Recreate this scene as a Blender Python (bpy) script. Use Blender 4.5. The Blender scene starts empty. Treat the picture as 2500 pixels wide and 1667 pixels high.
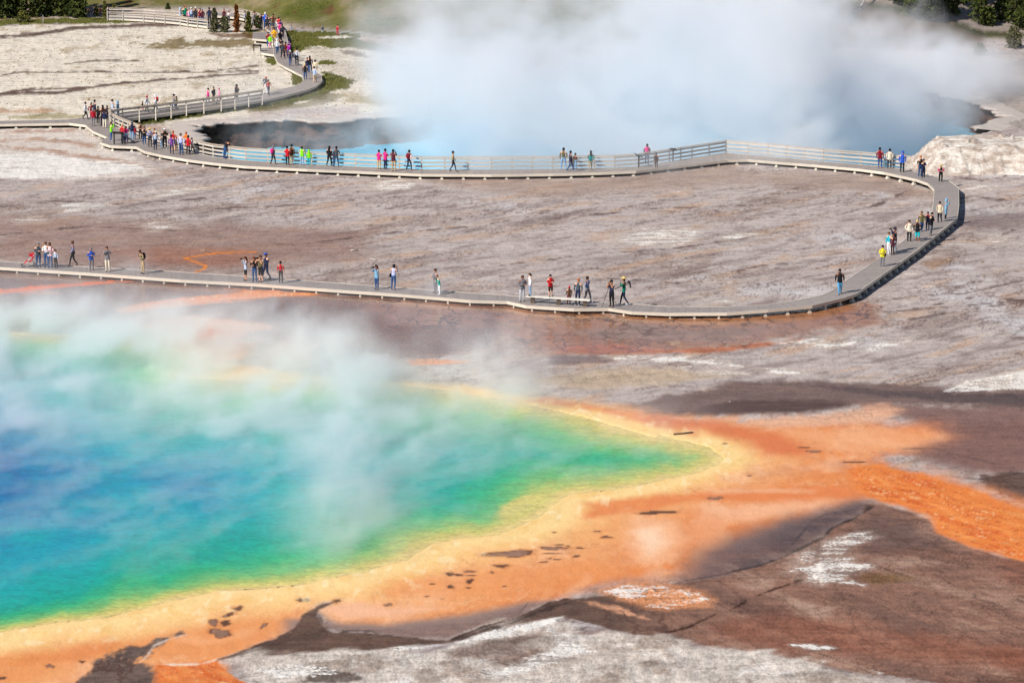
import bpy, bmesh, math, random
import numpy as np
from mathutils import Vector, Matrix, Quaternion

random.seed(7)
SC = bpy.context.scene
COL = SC.collection

# ------------------------------------------------------------------ camera, sky, sun, exposure
CAM_H = 50.0            # the photographer stands on a hillside about 50 m above the basin
FOC = 8800.0            # focal length in pixels of the 2500 px wide photograph
PITCH = math.atan((833.5 + 1100.0) / FOC)
cam_data = bpy.data.cameras.new("camera")
cam_data.sensor_width = 36.0
cam_data.lens = 36.0 * FOC / 2500.0
cam_data.clip_start = 1.0
cam_data.clip_end = 6000.0
cam = bpy.data.objects.new("camera", cam_data)
COL.objects.link(cam)
cam.location = (0, 0, CAM_H)
cam.rotation_euler = (math.pi / 2 - PITCH, 0, 0)
SC.camera = cam

SUN_EL = math.radians(38)
SUN_AWAY = math.radians(42)     # shadows fall to the right and a little away from the camera
ldir = Vector((math.cos(SUN_AWAY) * math.cos(SUN_EL), math.sin(SUN_AWAY) * math.cos(SUN_EL), -math.sin(SUN_EL)))
world = bpy.data.worlds.new("World")
SC.world = world
world.use_nodes = True
wn = world.node_tree.nodes
wl = world.node_tree.links
for n in list(wn):
    wn.remove(n)
sky = wn.new("ShaderNodeTexSky")
sky.sky_type = 'NISHITA'
sky.sun_disc = False
sky.sun_elevation = SUN_EL
sky.sun_rotation = math.atan2(-ldir.x, -ldir.y)
sky.altitude = 2200
bg = wn.new("ShaderNodeBackground")
bg.inputs[1].default_value = 0.08
wo = wn.new("ShaderNodeOutputWorld")
wl.new(sky.outputs[0], bg.inputs[0])
wl.new(bg.outputs[0], wo.inputs[0])
sun_data = bpy.data.lights.new("sun", 'SUN')
sun_data.energy = 4.8
sun_data.angle = math.radians(0.5)
sun_data.color = (1.0, 0.95, 0.88)
sun = bpy.data.objects.new("sun", sun_data)
COL.objects.link(sun)
sun.rotation_euler = ldir.to_track_quat('-Z', 'Y').to_euler()
sun.location = (-100, 200, 120)
SC.view_settings.view_transform = 'Standard'
SC.view_settings.look = 'None'
SC.view_settings.exposure = 0.16
SC.view_settings.gamma = 1.0
SC.view_settings.use_curve_mapping = False
SC.cycles.use_denoising = True
SC.cycles.use_adaptive_sampling = True
SC.cycles.adaptive_threshold = 0.03
SC.cycles.max_bounces = 8
SC.cycles.diffuse_bounces = 2
SC.cycles.glossy_bounces = 2
SC.cycles.transmission_bounces = 4
SC.cycles.transparent_max_bounces = 8
SC.cycles.volume_bounces = 8
SC.cycles.volume_max_steps = 256
SC.cycles.caustics_reflective = False
SC.cycles.caustics_refractive = False

# ------------------------------------------------------------------ helpers
CT, ST = math.cos(PITCH), math.sin(PITCH)

def S(r, g, b):
    """8 bit sRGB to linear"""
    out = []
    for c in (r, g, b):
        c = c / 255.0
        out.append(c / 12.92 if c <= 0.04045 else ((c + 0.055) / 1.055) ** 2.4)
    return tuple(out)

def proj(x, y, z):
    d = y * CT - (z - CAM_H) * ST
    up = y * ST + (z - CAM_H) * CT
    return 1250 + FOC * x / d, 833.5 - FOC * up / d

# foot of the hill behind the basin, as (x / y, y)
def ground_at0(u, v, z=0.0):
    a = (u - 1250.0) / FOC
    b = (833.5 - v) / FOC
    dx, dy, dz = a, CT + b * ST, -ST + b * CT
    t = (z - CAM_H) / dz
    return Vector((dx * t, dy * t, z))

FOOT = [(-700, 20), (0, 18), (250, 28), (560, 25), (700, 66), (900, 95), (1300, 110), (1900, 130), (2250, 128), (2400, 100), (3200, 80)]
_fp = [ground_at0(u, v) for u, v in FOOT]
FOOT_T = np.array([p.x / p.y for p in _fp])
FOOT_Y = np.array([p.y for p in _fp])

def hill(x, y):
    t = x / np.maximum(y, 1.0)
    e = y - np.interp(t, FOOT_T, FOOT_Y)
    k = 2.5
    sp = np.where(e > 30 * k, e, k * np.log1p(np.exp(np.clip(e / k, -30, 30))))
    return 0.21 * np.minimum(sp, 260.0) + 0.45 * np.maximum(np.minimum(sp - 60, 500), 0) * 0.2

def hill1(x, y):
    return float(hill(np.array([x]), np.array([y]))[0])

def at(u, v, dz=0.0):
    """the point of the ground that the photograph shows at pixel (u, v), or dz above it"""
    p = ground_at0(u, v, dz)
    for _ in range(12):
        p = ground_at0(u, v, dz + 0.5 * (hill1(p.x, p.y) + p.z - dz))
    return p

def _hash(ix, iy, seed):
    h = (ix.astype(np.int64) * 374761393 + iy.astype(np.int64) * 668265263 + seed * 1442695041) & 0xFFFFFFFF
    h = ((h ^ (h >> 13)) * 1274126177) & 0xFFFFFFFF
    return (h ^ (h >> 16)) & 0xFFFFFFFF

def gnoise(x, y, seed=0):
    ix, iy = np.floor(x), np.floor(y)
    fx, fy = x - ix, y - iy
    sx, sy = fx * fx * fx * (fx * (fx * 6 - 15) + 10), fy * fy * fy * (fy * (fy * 6 - 15) + 10)
    def g(ox, oy):
        a = _hash(ix + ox, iy + oy, seed) * (2 * math.pi / 4294967296.0)
        return np.cos(a) * (fx - ox) + np.sin(a) * (fy - oy)
    a, b, c, d = g(0, 0), g(1, 0), g(0, 1), g(1, 1)
    return ((a + (b - a) * sx) * (1 - sy) + (c + (d - c) * sx) * sy) * 1.5

def fbm(x, y, seed=0, oct=4, rough=0.5):
    s, amp, tot = 0, 1.0, 0.0
    for o in range(oct):
        s = s + amp * gnoise(x * 2 ** o + 17.3 * o, y * 2 ** o - 9.1 * o, seed + o)
        tot += amp
        amp *= rough
    return s / tot * 1.4

def smooth(e0, e1, x):
    t = np.clip((x - e0) / (e1 - e0), 0, 1)
    return t * t * (3 - 2 * t)

def obj_from(name, verts, faces, mats=(), parent=None, smooth_shade=False):
    me = bpy.data.meshes.new(name)
    me.from_pydata([tuple(v) for v in verts], [], faces)
    me.update()
    for m in mats:
        me.materials.append(m)
    if smooth_shade:
        me.polygons.foreach_set("use_smooth", [True] * len(me.polygons))
    o = bpy.data.objects.new(name, me)
    COL.objects.link(o)
    o.parent = parent
    return o

def link(name, me, parent=None):
    o = bpy.data.objects.new(name, me)
    COL.objects.link(o)
    o.parent = parent
    return o

def empty(name, loc=(0, 0, 0), rz=0.0):
    o = bpy.data.objects.new(name, None)
    COL.objects.link(o)
    o.location = loc
    o.rotation_euler = (0, 0, rz)
    return o

def tag(o, label, cat, group=None):
    o["label"] = label
    o["category"] = cat
    if group:
        o["group"] = group
    return o

class MB:
    """collects boxes, tubes and loose faces, then becomes one mesh"""
    def __init__(s):
        s.v, s.f, s.mi = [], [], []
    def face(s, pts, mi=0):
        n = len(s.v)
        s.v += [tuple(p) for p in pts]
        s.f.append(tuple(range(n, n + len(pts))))
        s.mi.append(mi)
    def hexa(s, p, mi=0):
        """p: 4 bottom then 4 top corners"""
        n = len(s.v)
        s.v += [tuple(q) for q in p]
        for q in ((3, 2, 1, 0), (4, 5, 6, 7), (0, 1, 5, 4), (1, 2, 6, 5), (2, 3, 7, 6), (3, 0, 4, 7)):
            s.f.append(tuple(n + i for i in q))
            s.mi.append(mi)
    def box(s, x0, x1, y0, y1, z0, z1, mi=0):
        s.hexa([(x0, y0, z0), (x1, y0, z0), (x1, y1, z0), (x0, y1, z0), (x0, y0, z1), (x1, y0, z1), (x1, y1, z1), (x0, y1, z1)], mi)
    def beam(s, a, b, w, h, up=Vector((0, 0, 1)), mi=0):
        """a bar of w x h from a to b"""
        a, b = Vector(a), Vector(b)
        d = (b - a).normalized()
        side = d.cross(up)
        if side.length < 1e-4:
            side = d.cross(Vector((1, 0, 0)))
        side.normalize()
        u2 = side.cross(d).normalized()
        sw, sh = side * (w / 2), u2 * (h / 2)
        s.hexa([a - sw - sh, a + sw - sh, b + sw - sh, b - sw - sh, a - sw + sh, a + sw + sh, b + sw + sh, b - sw + sh], mi)
    def tube(s, pts, rad, seg=6, mi=0, cap=True):
        pts = [Vector(p) for p in pts]
        n0 = len(s.v)
        ref = None
        for i, p in enumerate(pts):
            d = (pts[min(i + 1, len(pts) - 1)] - pts[max(i - 1, 0)]).normalized()
            if ref is None:
                ref = d.orthogonal().normalized()
            ref = (ref - d * ref.dot(d)).normalized()
            o = d.cross(ref)
            r = rad[i] if isinstance(rad, (list, tuple)) else rad
            for k in range(seg):
                an = 2 * math.pi * k / seg
                s.v.append(tuple(p + ref * (math.cos(an) * r) + o * (math.sin(an) * r)))
        for i in range(len(pts) - 1):
            for k in range(seg):
                a, b = n0 + i * seg + k, n0 + i * seg + (k + 1) % seg
                s.f.append((a, b, b + seg, a + seg))
                s.mi.append(mi)
        if cap:
            s.f.append(tuple(n0 + k for k in reversed(range(seg))))
            s.f.append(tuple(n0 + (len(pts) - 1) * seg + k for k in range(seg)))
            s.mi += [mi, mi]
    def ball(s, c, r, seg=8, rings=5, mi=0, z0=-1.0, z1=1.0):
        c = Vector(c)
        r = r if isinstance(r, (tuple, list, Vector)) else (r, r, r)
        n0 = len(s.v)
        for i in range(rings + 1):
            zz = z0 + (z1 - z0) * i / rings
            zz = math.sin(zz * math.pi / 2)
            q = math.sqrt(max(0, 1 - zz * zz))
            for k in range(seg):
                an = 2 * math.pi * k / seg
                s.v.append((c.x + r[0] * q * math.cos(an), c.y + r[1] * q * math.sin(an), c.z + r[2] * zz))
        for i in range(rings):
            for k in range(seg):
                a, b = n0 + i * seg + k, n0 + i * seg + (k + 1) % seg
                s.f.append((a, b, b + seg, a + seg))
                s.mi.append(mi)
    def mesh(s, name, mats=(), smooth_shade=False):
        me = bpy.data.meshes.new(name)
        me.from_pydata(s.v, [], s.f)
        for m in mats:
            me.materials.append(m)
        if any(s.mi):
            me.polygons.foreach_set("material_index", s.mi)
        if smooth_shade:
            me.polygons.foreach_set("use_smooth", [True] * len(me.polygons))
        me.update()
        return me
    def build(s, name, mats=(), parent=None, smooth_shade=False):
        return link(name, s.mesh(name, mats, smooth_shade), parent)

# ------------------------------------------------------------------ materials
class NT:
    """short hand for building node trees"""
    def __init__(s, m):
        s.t = m.node_tree
        s.n, s.l = s.t.nodes, s.t.links
    def new(s, typ, **kw):
        n = s.n.new(typ)
        for k, v in kw.items():
            setattr(n, k, v)
        return n
    def set(s, sock, val):
        if isinstance(val, bpy.types.NodeSocket):
            s.l.new(val, sock)
        else:
            sock.default_value = val
    def math(s, op, a, b=0.0, clamp=False):
        n = s.new("ShaderNodeMath", operation=op, use_clamp=clamp)
        s.set(n.inputs[0], a)
        s.set(n.inputs[1], b)
        return n.outputs[0]
    def mix(s, fac, a, b, mode='MIX'):
        n = s.new("ShaderNodeMix", data_type='RGBA', blend_type=mode)
        s.set(n.inputs[0], fac)
        s.set(n.inputs[6], a)
        s.set(n.inputs[7], b)
        return n.outputs[2]
    def ramp(s, x, lo, hi, a=0.0, b=1.0):
        n = s.new("ShaderNodeMapRange", interpolation_type='SMOOTHSTEP')
        s.set(n.inputs[0], x)
        for i, q in enumerate((lo, hi, a, b)):
            s.set(n.inputs[1 + i], q)
        return n.outputs[0]
    def coord(s, scale=(1, 1, 1), rz=0.0, kind='Object'):
        tc = s.new("ShaderNodeTexCoord")
        mp = s.new("ShaderNodeMapping")
        mp.inputs['Rotation'].default_value = (0, 0, rz)
        mp.inputs['Scale'].default_value = scale
        mp.inputs['Location'].default_value = (0.0, 0.0, 0.37)
        s.l.new(tc.outputs[kind], mp.inputs[0])
        return mp.outputs[0]
    def noise(s, vec, scale, detail=3.0, rough=0.55, dist=0.0):
        n = s.new("ShaderNodeTexNoise")
        s.set(n.inputs['Vector'], vec)
        n.inputs['Scale'].default_value = scale
        n.inputs['Detail'].default_value = detail
        n.inputs['Roughness'].default_value = rough
        n.inputs['Distortion'].default_value = dist
        return n.outputs[0]

def new_mat(name):
    m = bpy.data.materials.new(name)
    m.use_nodes = True
    return m, NT(m), m.node_tree.nodes["Principled BSDF"]

_mats = {}
def surf(name, rgb, rough=0.8, var=0.12, scale=6.0, spec=0.3, bump=0.0, streak=None, kind='Object'):
    """a plain surface with procedural unevenness"""
    if name in _mats:
        return _mats[name]
    m, t, b = new_mat(name)
    vec = t.coord(streak or (1, 1, 1), kind=kind)
    n = t.noise(vec, scale, 4.0, 0.6)
    f = t.ramp(n, 0.3, 0.7, 1 - var, 1 + var)
    c = t.mix(1.0, (*rgb, 1), f, 'MULTIPLY')
    t.set(b.inputs['Base Color'], c)
    b.inputs['Roughness'].default_value = rough
    b.inputs['Specular IOR Level'].default_value = spec
    if bump:
        bp = t.new("ShaderNodeBump")
        bp.inputs['Strength'].default_value = bump
        bp.inputs['Distance'].default_value = 0.02
        t.set(bp.inputs['Height'], n)
        t.l.new(bp.outputs[0], b.inputs['Normal'])
    _mats[name] = m
    return m
# ------------------------------------------------------------------ the ground: one sheet, coloured by what grows and lies on it
ZOOM = {'A': (0, 900, 900 / 1840), 'B': (800, 900, 900 / 1840), 'C': (1600, 800, 900 / 1628), '1': (0, 0, 625 / 2333), '2': (600, 0, 625 / 2333),
        '3': (1200, 200, 625 / 2333), '4': (1875, 0, 625 / 2333), '5': (1875, 400, 625 / 2333), '6': (0, 560, 625 / 2333),
        '7': (550, 560, 625 / 2333), '8': (1150, 560, 625 / 2333), 'F': (0, 0, 2500 / 2352), 'S': (0, 0, 1.0)}

def Z(text):
    """'A 0,10 20,30 B 5,6' -> photograph pixels, each letter naming the crop the numbers were read from"""
    out, k = [], 'S'
    for w in text.split():
        if w in ZOOM:
            k = w
        else:
            a, b = w.split(',')
            x0, y0, s = ZOOM[k]
            out.append((x0 + float(a) * s, y0 + float(b) * s))
    return out

# rows and columns of the sheet: fine where the basin lies, coarse far out
_vs = np.concatenate([[9000, 5200, 3600, 2700, 2200, 1950, 1840, 1780, 1750], np.arange(1722, -70, -3.0), [-85, -110, -150, -220, -330, -470, -620, -780, -900, -980]])
ROW_Y = np.array([ground_at0(1250, v).y for v in _vs])
ROW_Y = np.concatenate([[2.0], ROW_Y])
_te = np.linspace(-0.160, 0.160, 961)
COL_T = np.concatenate([[-8, -4, -2, -1.2, -0.8, -0.5, -0.35, -0.26, -0.21, -0.18], _te, [0.18, 0.21, 0.26, 0.35, 0.5, 0.8, 1.2, 2, 4, 8]])
NR, NC = len(ROW_Y), len(COL_T)
GX = (COL_T[None, :] * np.maximum(ROW_Y[:, None], 60.0)).ravel()
GY = np.repeat(ROW_Y, NC)
U, V = proj(GX, np.maximum(GY, 3.0), 0.0)

CRATER = Z('S 453,303 520,298 600,295 694,289 760,293 806,297 840,292 878,284 1000,278 1150,255 1300,235 1500,215 1800,200 2000,195 2150,205 2300,225 '
           '2400,250 2470,285 2400,318 2290,335 2250,365 2255,395 2225,408 2145,400 2009,390 1875,377 1773,369 1562,401 1350,408 1200,409 1029,409 868,402 761,397 600,387 520,374 480,350 466,327')
POOL = Z('S -1500,1300 -1100,1560 -500,1610 A -100,1340 0,1315 270,1270 540,1240 750,1190 1000,1130 1100,1105 1300,1100 1500,1080 1640,1050 B 0,1050 200,1010 420,950 530,875 640,850 870,825 '
         '1060,750 1190,640 1250,622 1400,610 1600,575 C 60,668 200,638 280,610 315,582 300,560 235,525 150,500 50,475 0,462 B 1640,340 1400,270 1200,220 900,150 640,110 380,80 '
         'Z'.replace('Z', '') + ' S 800,930 640,934 540,928 461,919 500,910 536,898 482,868 402,844 320,830 214,822 0,815 -500,840 -1100,930 -1500,1100')

VS = 3.0   # vertical stretch of the distance measure, because the ground is seen foreshortened
def sdf(poly, u, v, closed=True):
    """distance in pixels, positive inside"""
    p = np.array(poly, dtype=float)
    p[:, 1] *= VS
    y = v * VS
    d2 = np.full(u.shape, 1e18)
    ins = np.zeros(u.shape, bool)
    n = len(p)
    for i in range(n if closed else n - 1):
        a, b = p[i], p[(i + 1) % n]
        e = b - a
        L = e @ e + 1e-9
        t = np.clip(((u - a[0]) * e[0] + (y - a[1]) * e[1]) / L, 0, 1)
        d2 = np.minimum(d2, (u - a[0] - t * e[0]) ** 2 + (y - a[1] - t * e[1]) ** 2)
        if closed:
            c = (a[1] > y) != (b[1] > y)
            with np.errstate(divide='ignore', invalid='ignore'):
                xi = a[0] + (y - a[1]) / (b[1] - a[1] + 1e-12) * e[0]
            ins ^= c & (u < xi)
    d = np.sqrt(d2)
    return np.where(ins, d, -d) if closed else d

r2 = math.sqrt(0.5)
WX, WY = GX, GY
N_BIG = fbm(WX / 9.0, WY / 14.0, 1, 4)
N_MID = fbm(WX / 2.6, WY / 5.0, 5, 4, 0.55)
N_FINE = fbm(WX / 0.7, WY / 1.6, 9, 3, 0.6)
_a, _b = (WX + WY) * r2, (WY - WX) * r2
N_STR = fbm(_a / 9.0 + 0.3 * N_BIG, _b / 2.2, 13, 4, 0.6)        # streaks along the runoff
N_STR2 = fbm(_a / 22.0, _b / 5.5 + 0.6 * N_BIG, 17, 4, 0.55)
EDGE = 0.6 * N_MID + 0.4 * N_FINE
EDGE2 = 0.7 * N_STR + 0.3 * N_MID

C = np.zeros((len(GX), 3))
M = np.zeros((len(GX), 4))     # wet, tufts, cracks, white flakes
DET = np.ones(len(GX))         # how uneven the surface is
def lerp_to(mask, rgb):
    global C
    C += mask[:, None] * (np.array(rgb)[None, :] - C)

def paint_mask(mask, rgb=None, wet=None, spk=None, crk=None, wht=None, det=None, cop=1.0):
    global DET
    if rgb is not None:
        lerp_to(mask * cop, S(*rgb))
    if det is not None:
        DET += mask * (det - DET)
    for i, q in enumerate((wet, spk, crk, wht)):
        if q is not None:
            M[:, i] += mask * (q - M[:, i])

def P(text, rgb=None, f=10, n=12, op=1.0, noise=None, **kw):
    """a patch of ground: outline, colour, softness and raggedness of its edge"""
    poly = Z(text) if isinstance(text, str) else text
    q = np.array(poly)
    mg = f + 2 * n + 4
    sel = (U > q[:, 0].min() - mg) & (U < q[:, 0].max() + mg) & (V > q[:, 1].min() - mg / VS) & (V < q[:, 1].max() + mg / VS) & (GY > 40)
    ii = np.nonzero(sel)[0]
    if len(ii) == 0:
        return
    nz = (EDGE if noise is None else noise)[ii]
    d = sdf(poly, U[ii], V[ii]) + n * nz * 1.6
    m = np.zeros(len(U))
    m[ii] = op * smooth(-f, f, d)
    paint_mask(m, rgb, **kw)

def L(text, w, rgb=None, f=3, n=5, op=1.0, **kw):
    """a strip of ground along a line"""
    poly = Z(text)
    q = np.array(poly)
    mg = w + f + 2 * n + 4
    sel = (U > q[:, 0].min() - mg) & (U < q[:, 0].max() + mg) & (V > q[:, 1].min() - mg / VS) & (V < q[:, 1].max() + mg / VS) & (GY > 40)
    ii = np.nonzero(sel)[0]
    d = w - sdf(poly, U[ii], V[ii], False) + n * EDGE[ii] * 1.6
    m = np.zeros(len(U))
    m[ii] = op * smooth(-f, f, d)
    paint_mask(m, rgb, **kw)

# --- the flats inside the loop of the boardwalk and everything else to start with
C[:] = S(192, 180, 174)
DET[:] = 0.65
M[:, 0] = 0.45
M[:, 2] = 0.25
lerp_to(smooth(0.0, 0.55, N_STR2) * 0.65, S(164, 144, 134))
lerp_to(smooth(0.12, 0.5, N_STR) * 0.65, S(196, 166, 142))
lerp_to(smooth(0.1, 0.6, -N_STR) * 0.6, S(138, 122, 118))
lerp_to(smooth(0.32, 0.62, N_BIG + 0.4 * N_STR) * 0.7, S(204, 200, 200))
paint_mask(smooth(0.42, 0.5, N_STR * 0.8 + 0.35 * N_MID), None, wht=0.42)
N_S3 = fbm(_a / 3.4 + .4 * N_BIG, _b / 0.8, 51, 4, 0.6)
lerp_to(smooth(0.18, 0.5, N_S3) * smooth(-.1, .3, N_BIG + .4 * N_STR2) * 0.6, S(206, 196, 188))
lerp_to(smooth(0.18, 0.5, -N_S3) * 0.45, S(132, 112, 104))
_v1 = np.abs(fbm(_a / 7.5 + .6 * N_BIG, _b / 2.2, 55, 4, 0.55))
lerp_to(smooth(0.045, 0.008, _v1) * smooth(-.2, .25, N_STR2) * 0.6, S(102, 84, 80))
_v2 = np.abs(fbm(WX / 3.0 + .5 * N_BIG, WY / 6.5, 57, 4, 0.6))
lerp_to(smooth(0.035, 0.006, _v2) * smooth(0.0, .3, N_BIG) * 0.5, S(110, 90, 84))
paint_mask(smooth(0.45, 0.62, N_S3 + .25 * N_FINE) * smooth(0.1, .35, N_STR), None, wht=.7)
# reddish brown tint near the left and under the middle run
P('S -50,520 400,540 900,560 900,640 500,660 -50,640', (158, 130, 118), f=60, n=30, op=.7)
P('S 900,420 1400,440 1780,410 2200,440 2270,480 1800,450 1300,480', (172, 146, 128), f=40, n=30, op=.7, wet=.8)
P('6 1050,190 1500,150 2333,190 2333,330 1700,330 1200,300', (165, 118, 98), f=30, n=20, op=.6)

for ln, w in (('F 0,470 130,462 300,470 470,455', 2.5), ('F 500,480 700,470 900,452 1040,450', 2.2), ('F 700,560 900,535 1100,520 1250,490', 2.4), ('F 1150,610 1350,585 1560,570 1760,540', 2.4), ('F 1300,500 1500,480 1750,470', 1.8),
              ('F 1600,640 1750,610 1900,600', 2.4), ('F 0,540 200,520 400,530', 2.4), ('F 1900,500 2020,470 2080,440', 2), ('F 2200,560 2300,540 2352,520', 3), ('F 2150,700 2250,680 2352,690', 3), ('F 1250,660 1400,640 1560,650', 2),
              ('5 1650,330 1900,300 2100,330 2333,290', 4), ('5 1700,120 1950,150 2150,120 2333,20', 5), ('5 1000,1250 1400,1200 1800,1180 2333,1060', 5), ('5 1300,1420 1800,1330 2333,1260', 5), ('F 1400,760 1700,745 2000,720 2352,690', 3)):
    L(ln, w, (118, 98, 92), f=4, n=12, op=.6)
    L(ln.replace(',', ',', 1), w * .5, (96, 78, 74), f=2, n=9, op=.5)
# --- hillside and far bank
hm = smooth(-0.4, 1.4, hill(GX, GY) / 0.21 - 1.2)
paint_mask(hm, (118, 114, 70), wet=0, spk=.25, crk=0, wht=0)
paint_mask(hm * smooth(-0.05, 0.45, N_MID + 0.4 * N_BIG), (142, 130, 102))
paint_mask(hm * smooth(0.1, 0.6, N_BIG), (98, 102, 52))
paint_mask(hm * smooth(0.3, 0.6, -N_MID), (112, 88, 62))
far_right = smooth(1900, 2050, U) * hm
paint_mask(far_right, (62, 70, 34))  # far-right meadow darkened in its colour for the steam's shadow
paint_mask(far_right * smooth(0, .5, N_MID), (98, 82, 58))
P('S 2040,62 2150,70 2300,70 2420,60 2500,72 2640,80 2640,98 2420,92 2300,90 2150,82 2050,80', (158, 146, 138), f=8, n=8, spk=0)
P('S 2100,80 2250,92 2400,98 2400,118 2200,118 2080,108', (112, 92, 72), f=12, n=14, op=.8)
P('S 2380,60 2420,40 2460,25 2480,30 2440,52 2420,72', (140, 124, 112), f=6, n=6)
P('S 2150,30 2250,12 2350,20 2300,45 2200,55', (100, 118, 44), f=10, n=10, op=.8)

# --- pale sinter shelf at the upper left, with tufts and dark drains
P('F -60,62 280,52 560,62 610,98 680,80 850,112 1000,230 950,300 840,262 700,255 430,292 250,275 -60,292', (224, 214, 199), f=10, n=14, wet=0, spk=.64, crk=0, wht=.1)
P('F 560,62 640,90 850,95 960,130 800,110 640,104 560,86', (120, 116, 62), f=8, n=14, wet=0, spk=.9)
paint_mask(smooth(0.25, 0.55, N_MID + 0.5 * N_STR2) * ((V < 290) & (U < 800)) * (1 - hm), (200, 186, 166))
for ln, w in (('1 0,332 300,312 700,255 1300,235 1750,228', 9), ('1 -40,700 150,662 900,655 1600,660 2333,652', 4), ('1 -40,860 120,840 300,815 800,800 1100,760 1700,712 2333,668', 6),
              ('1 -40,870 200,850 500,850 750,815', 8), ('1 600,582 760,565 900,556 1250,556', 3), ('1 0,350 250,330 600,285', 5), ('1 2000,640 2333,600', 4)):
    L(ln, w * 1.25, (112, 94, 86), f=5, n=8, op=.95, spk=.1, wet=.3)
P('1 -60,185 500,178 1000,165 1500,180 1400,205 1000,212 500,222 300,215 -60,245', (102, 106, 52), f=6, n=14, spk=.8)
P('1 -60,165 300,165 500,172 200,178 -60,188', (176, 150, 124), f=4, n=8)
P('1 1250,390 1700,370 2300,360 2333,430 1800,440 1350,425', (132, 114, 76), f=10, n=30, op=.85, spk=.9)
P('1 1900,300 2333,310 2333,350 2000,345', (116, 84, 62), f=6, n=10, op=.8)
P('1 -60,990 400,1000 700,1010 400,1030 -60,1040', (196, 164, 138), f=8, n=14, op=.8)
P('1 60,1060 600,1030 780,1050 700,1085 100,1085', (150, 140, 90), f=8, n=14, op=.6)
# meadow along the ramp and around the upper path
P('1 1160,1090 1700,1010 2333,930 2333,1000 1900,1050 1500,1110 1250,1140', (98, 98, 54), f=7, n=22, wet=0, spk=.7)
P('2 -40,960 450,870 690,760 690,650 830,680 1010,740 960,800 760,830 720,890 500,940 200,1000 -40,1010', (98, 100, 52), f=8, n=26, wet=0, spk=.7)
P('2 0,985 500,930 760,840 900,870 700,960 300,1020 0,1030', (124, 110, 72), f=10, n=16, op=.7)
P('2 370,300 700,305 1060,345 1060,405 800,440 560,425 480,475 400,470', (106, 108, 56), f=8, n=26, wet=0, spk=.7)
P('2 640,345 900,345 980,362 700,365', (222, 214, 200), f=5, n=8)
P('2 190,560 270,520 285,590 240,600', (98, 108, 48), f=5, n=8)
P('2 420,680 520,670 520,750 440,780', (96, 106, 46), f=6, n=8)
P('2 560,480 700,440 1000,560 1250,620 1450,800 1200,780 900,700 640,600', (206, 196, 182), f=20, n=24, op=.8, spk=.9)
P('2 640,560 800,570 820,585 660,590', (104, 110, 56), f=5, n=10)
P('2 850,450 1000,470 1100,520 900,500', (128, 106, 88), f=8, n=14, op=.8)
L('2 380,283 700,303 1100,347 1500,380', 4, (168, 164, 158), f=3, n=3)
P('2 900,870 1200,850 1540,830 1540,960 1200,960 900,930', (168, 152, 108), f=14, n=24, op=.75, spk=.9)
P('1 1480,1160 1800,1090 2333,1040 2600,1010 2600,1090 2000,1120 1720,1180 1560,1190', (212, 200, 188), f=8, n=12, spk=.8)
P('2 0,1040 500,990 1000,960 1060,1060 700,1100 300,1110 0,1100', (206, 192, 184), f=8, n=14, spk=.85)
# pale crust below the spur at the left
P('1 -60,1165 600,1150 860,1200 900,1300 1250,1440 1500,1568 1300,1620 -60,1640', (216, 205, 195), f=14, n=22, wet=.2, spk=0, crk=.1, wht=.35)
for ln, w in (('1 -40,1290 300,1270 700,1300 900,1360', 11), ('1 100,1340 500,1390 900,1440', 8), ('1 -40,1210 300,1200 640,1190', 8), ('1 500,1400 1000,1460 1500,1560', 14), ('1 -40,1330 200,1350', 7), ('1 600,1460 1100,1530', 7)):
    L(ln, w, (182, 150, 130), f=12, n=22, op=.8)
P('F -60,352 100,350 230,370 380,386 392,392 250,402 130,416 -60,412', (214, 204, 196), f=24, n=26, noise=EDGE2, cop=.6, wht=.95)
for t in ('F 350,442 430,432 482,440 420,452 360,453', 'F 140,470 230,464 246,480 150,488', 'F 830,425 900,412 985,424 960,446 870,440', 'F 330,520 400,512 412,519 350,531',
          'F 1420,541 1480,526 1560,526 1625,535 1600,548 1540,562 1440,562', 'F 1640,545 1700,535 1745,540 1680,552', 'F 1560,690 1620,684 1700,690 1640,698', 'F 20,505 80,498 100,506 40,512',
          '5 1680,130 1880,104 1905,130 1720,147', '5 1730,226 1950,190 2200,205 2050,236 1760,242', '5 2150,150 2400,155 2400,185 2180,175', '5 1230,1022 1350,975 1365,1002',
          '5 980,1167 1040,1150 1000,1175', '5 1970,652 2120,640 2135,655 2000,667', '5 2100,722 2400,690 2260,760 2120,752', '5 2230,560 2400,545 2400,575', '5 520,470 575,475 550,485', '5 1060,682 1130,678 1100,690'):
    P(t, (206, 194, 182), f=26, n=34, noise=EDGE2, cop=.5, wht=.78)
P('5 1740,470 2100,430 2400,440 2400,560 2000,600 1750,600', (132, 116, 114), f=30, n=24, op=.7)
P('5 1400,900 1600,850 1700,880 1500,960', (160, 124, 92), f=20, n=14, op=.7)
P('S 2330,130 2560,120 2560,330 2420,300 2330,230', (176, 166, 158), f=16, n=20, wet=0, wht=.4, spk=.2)
P('S 2040,128 2110,130 2300,132 2400,160 2300,172 2230,196 2120,190 2040,176', (232, 225, 216), f=6, n=10, wet=0, spk=.3, wht=.4)
P('4 1380,590 1480,570 1520,640 1430,700 1360,640', (140, 120, 98), f=8, n=14, spk=.8)
P('4 760,690 1100,680 1330,740 1420,800 1200,830 800,780', (126, 108, 100), f=12, n=14, op=.9)
P('4 1700,600 2400,560 2400,680 1800,680', (138, 124, 114), f=16, n=24, op=.8)

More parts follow.
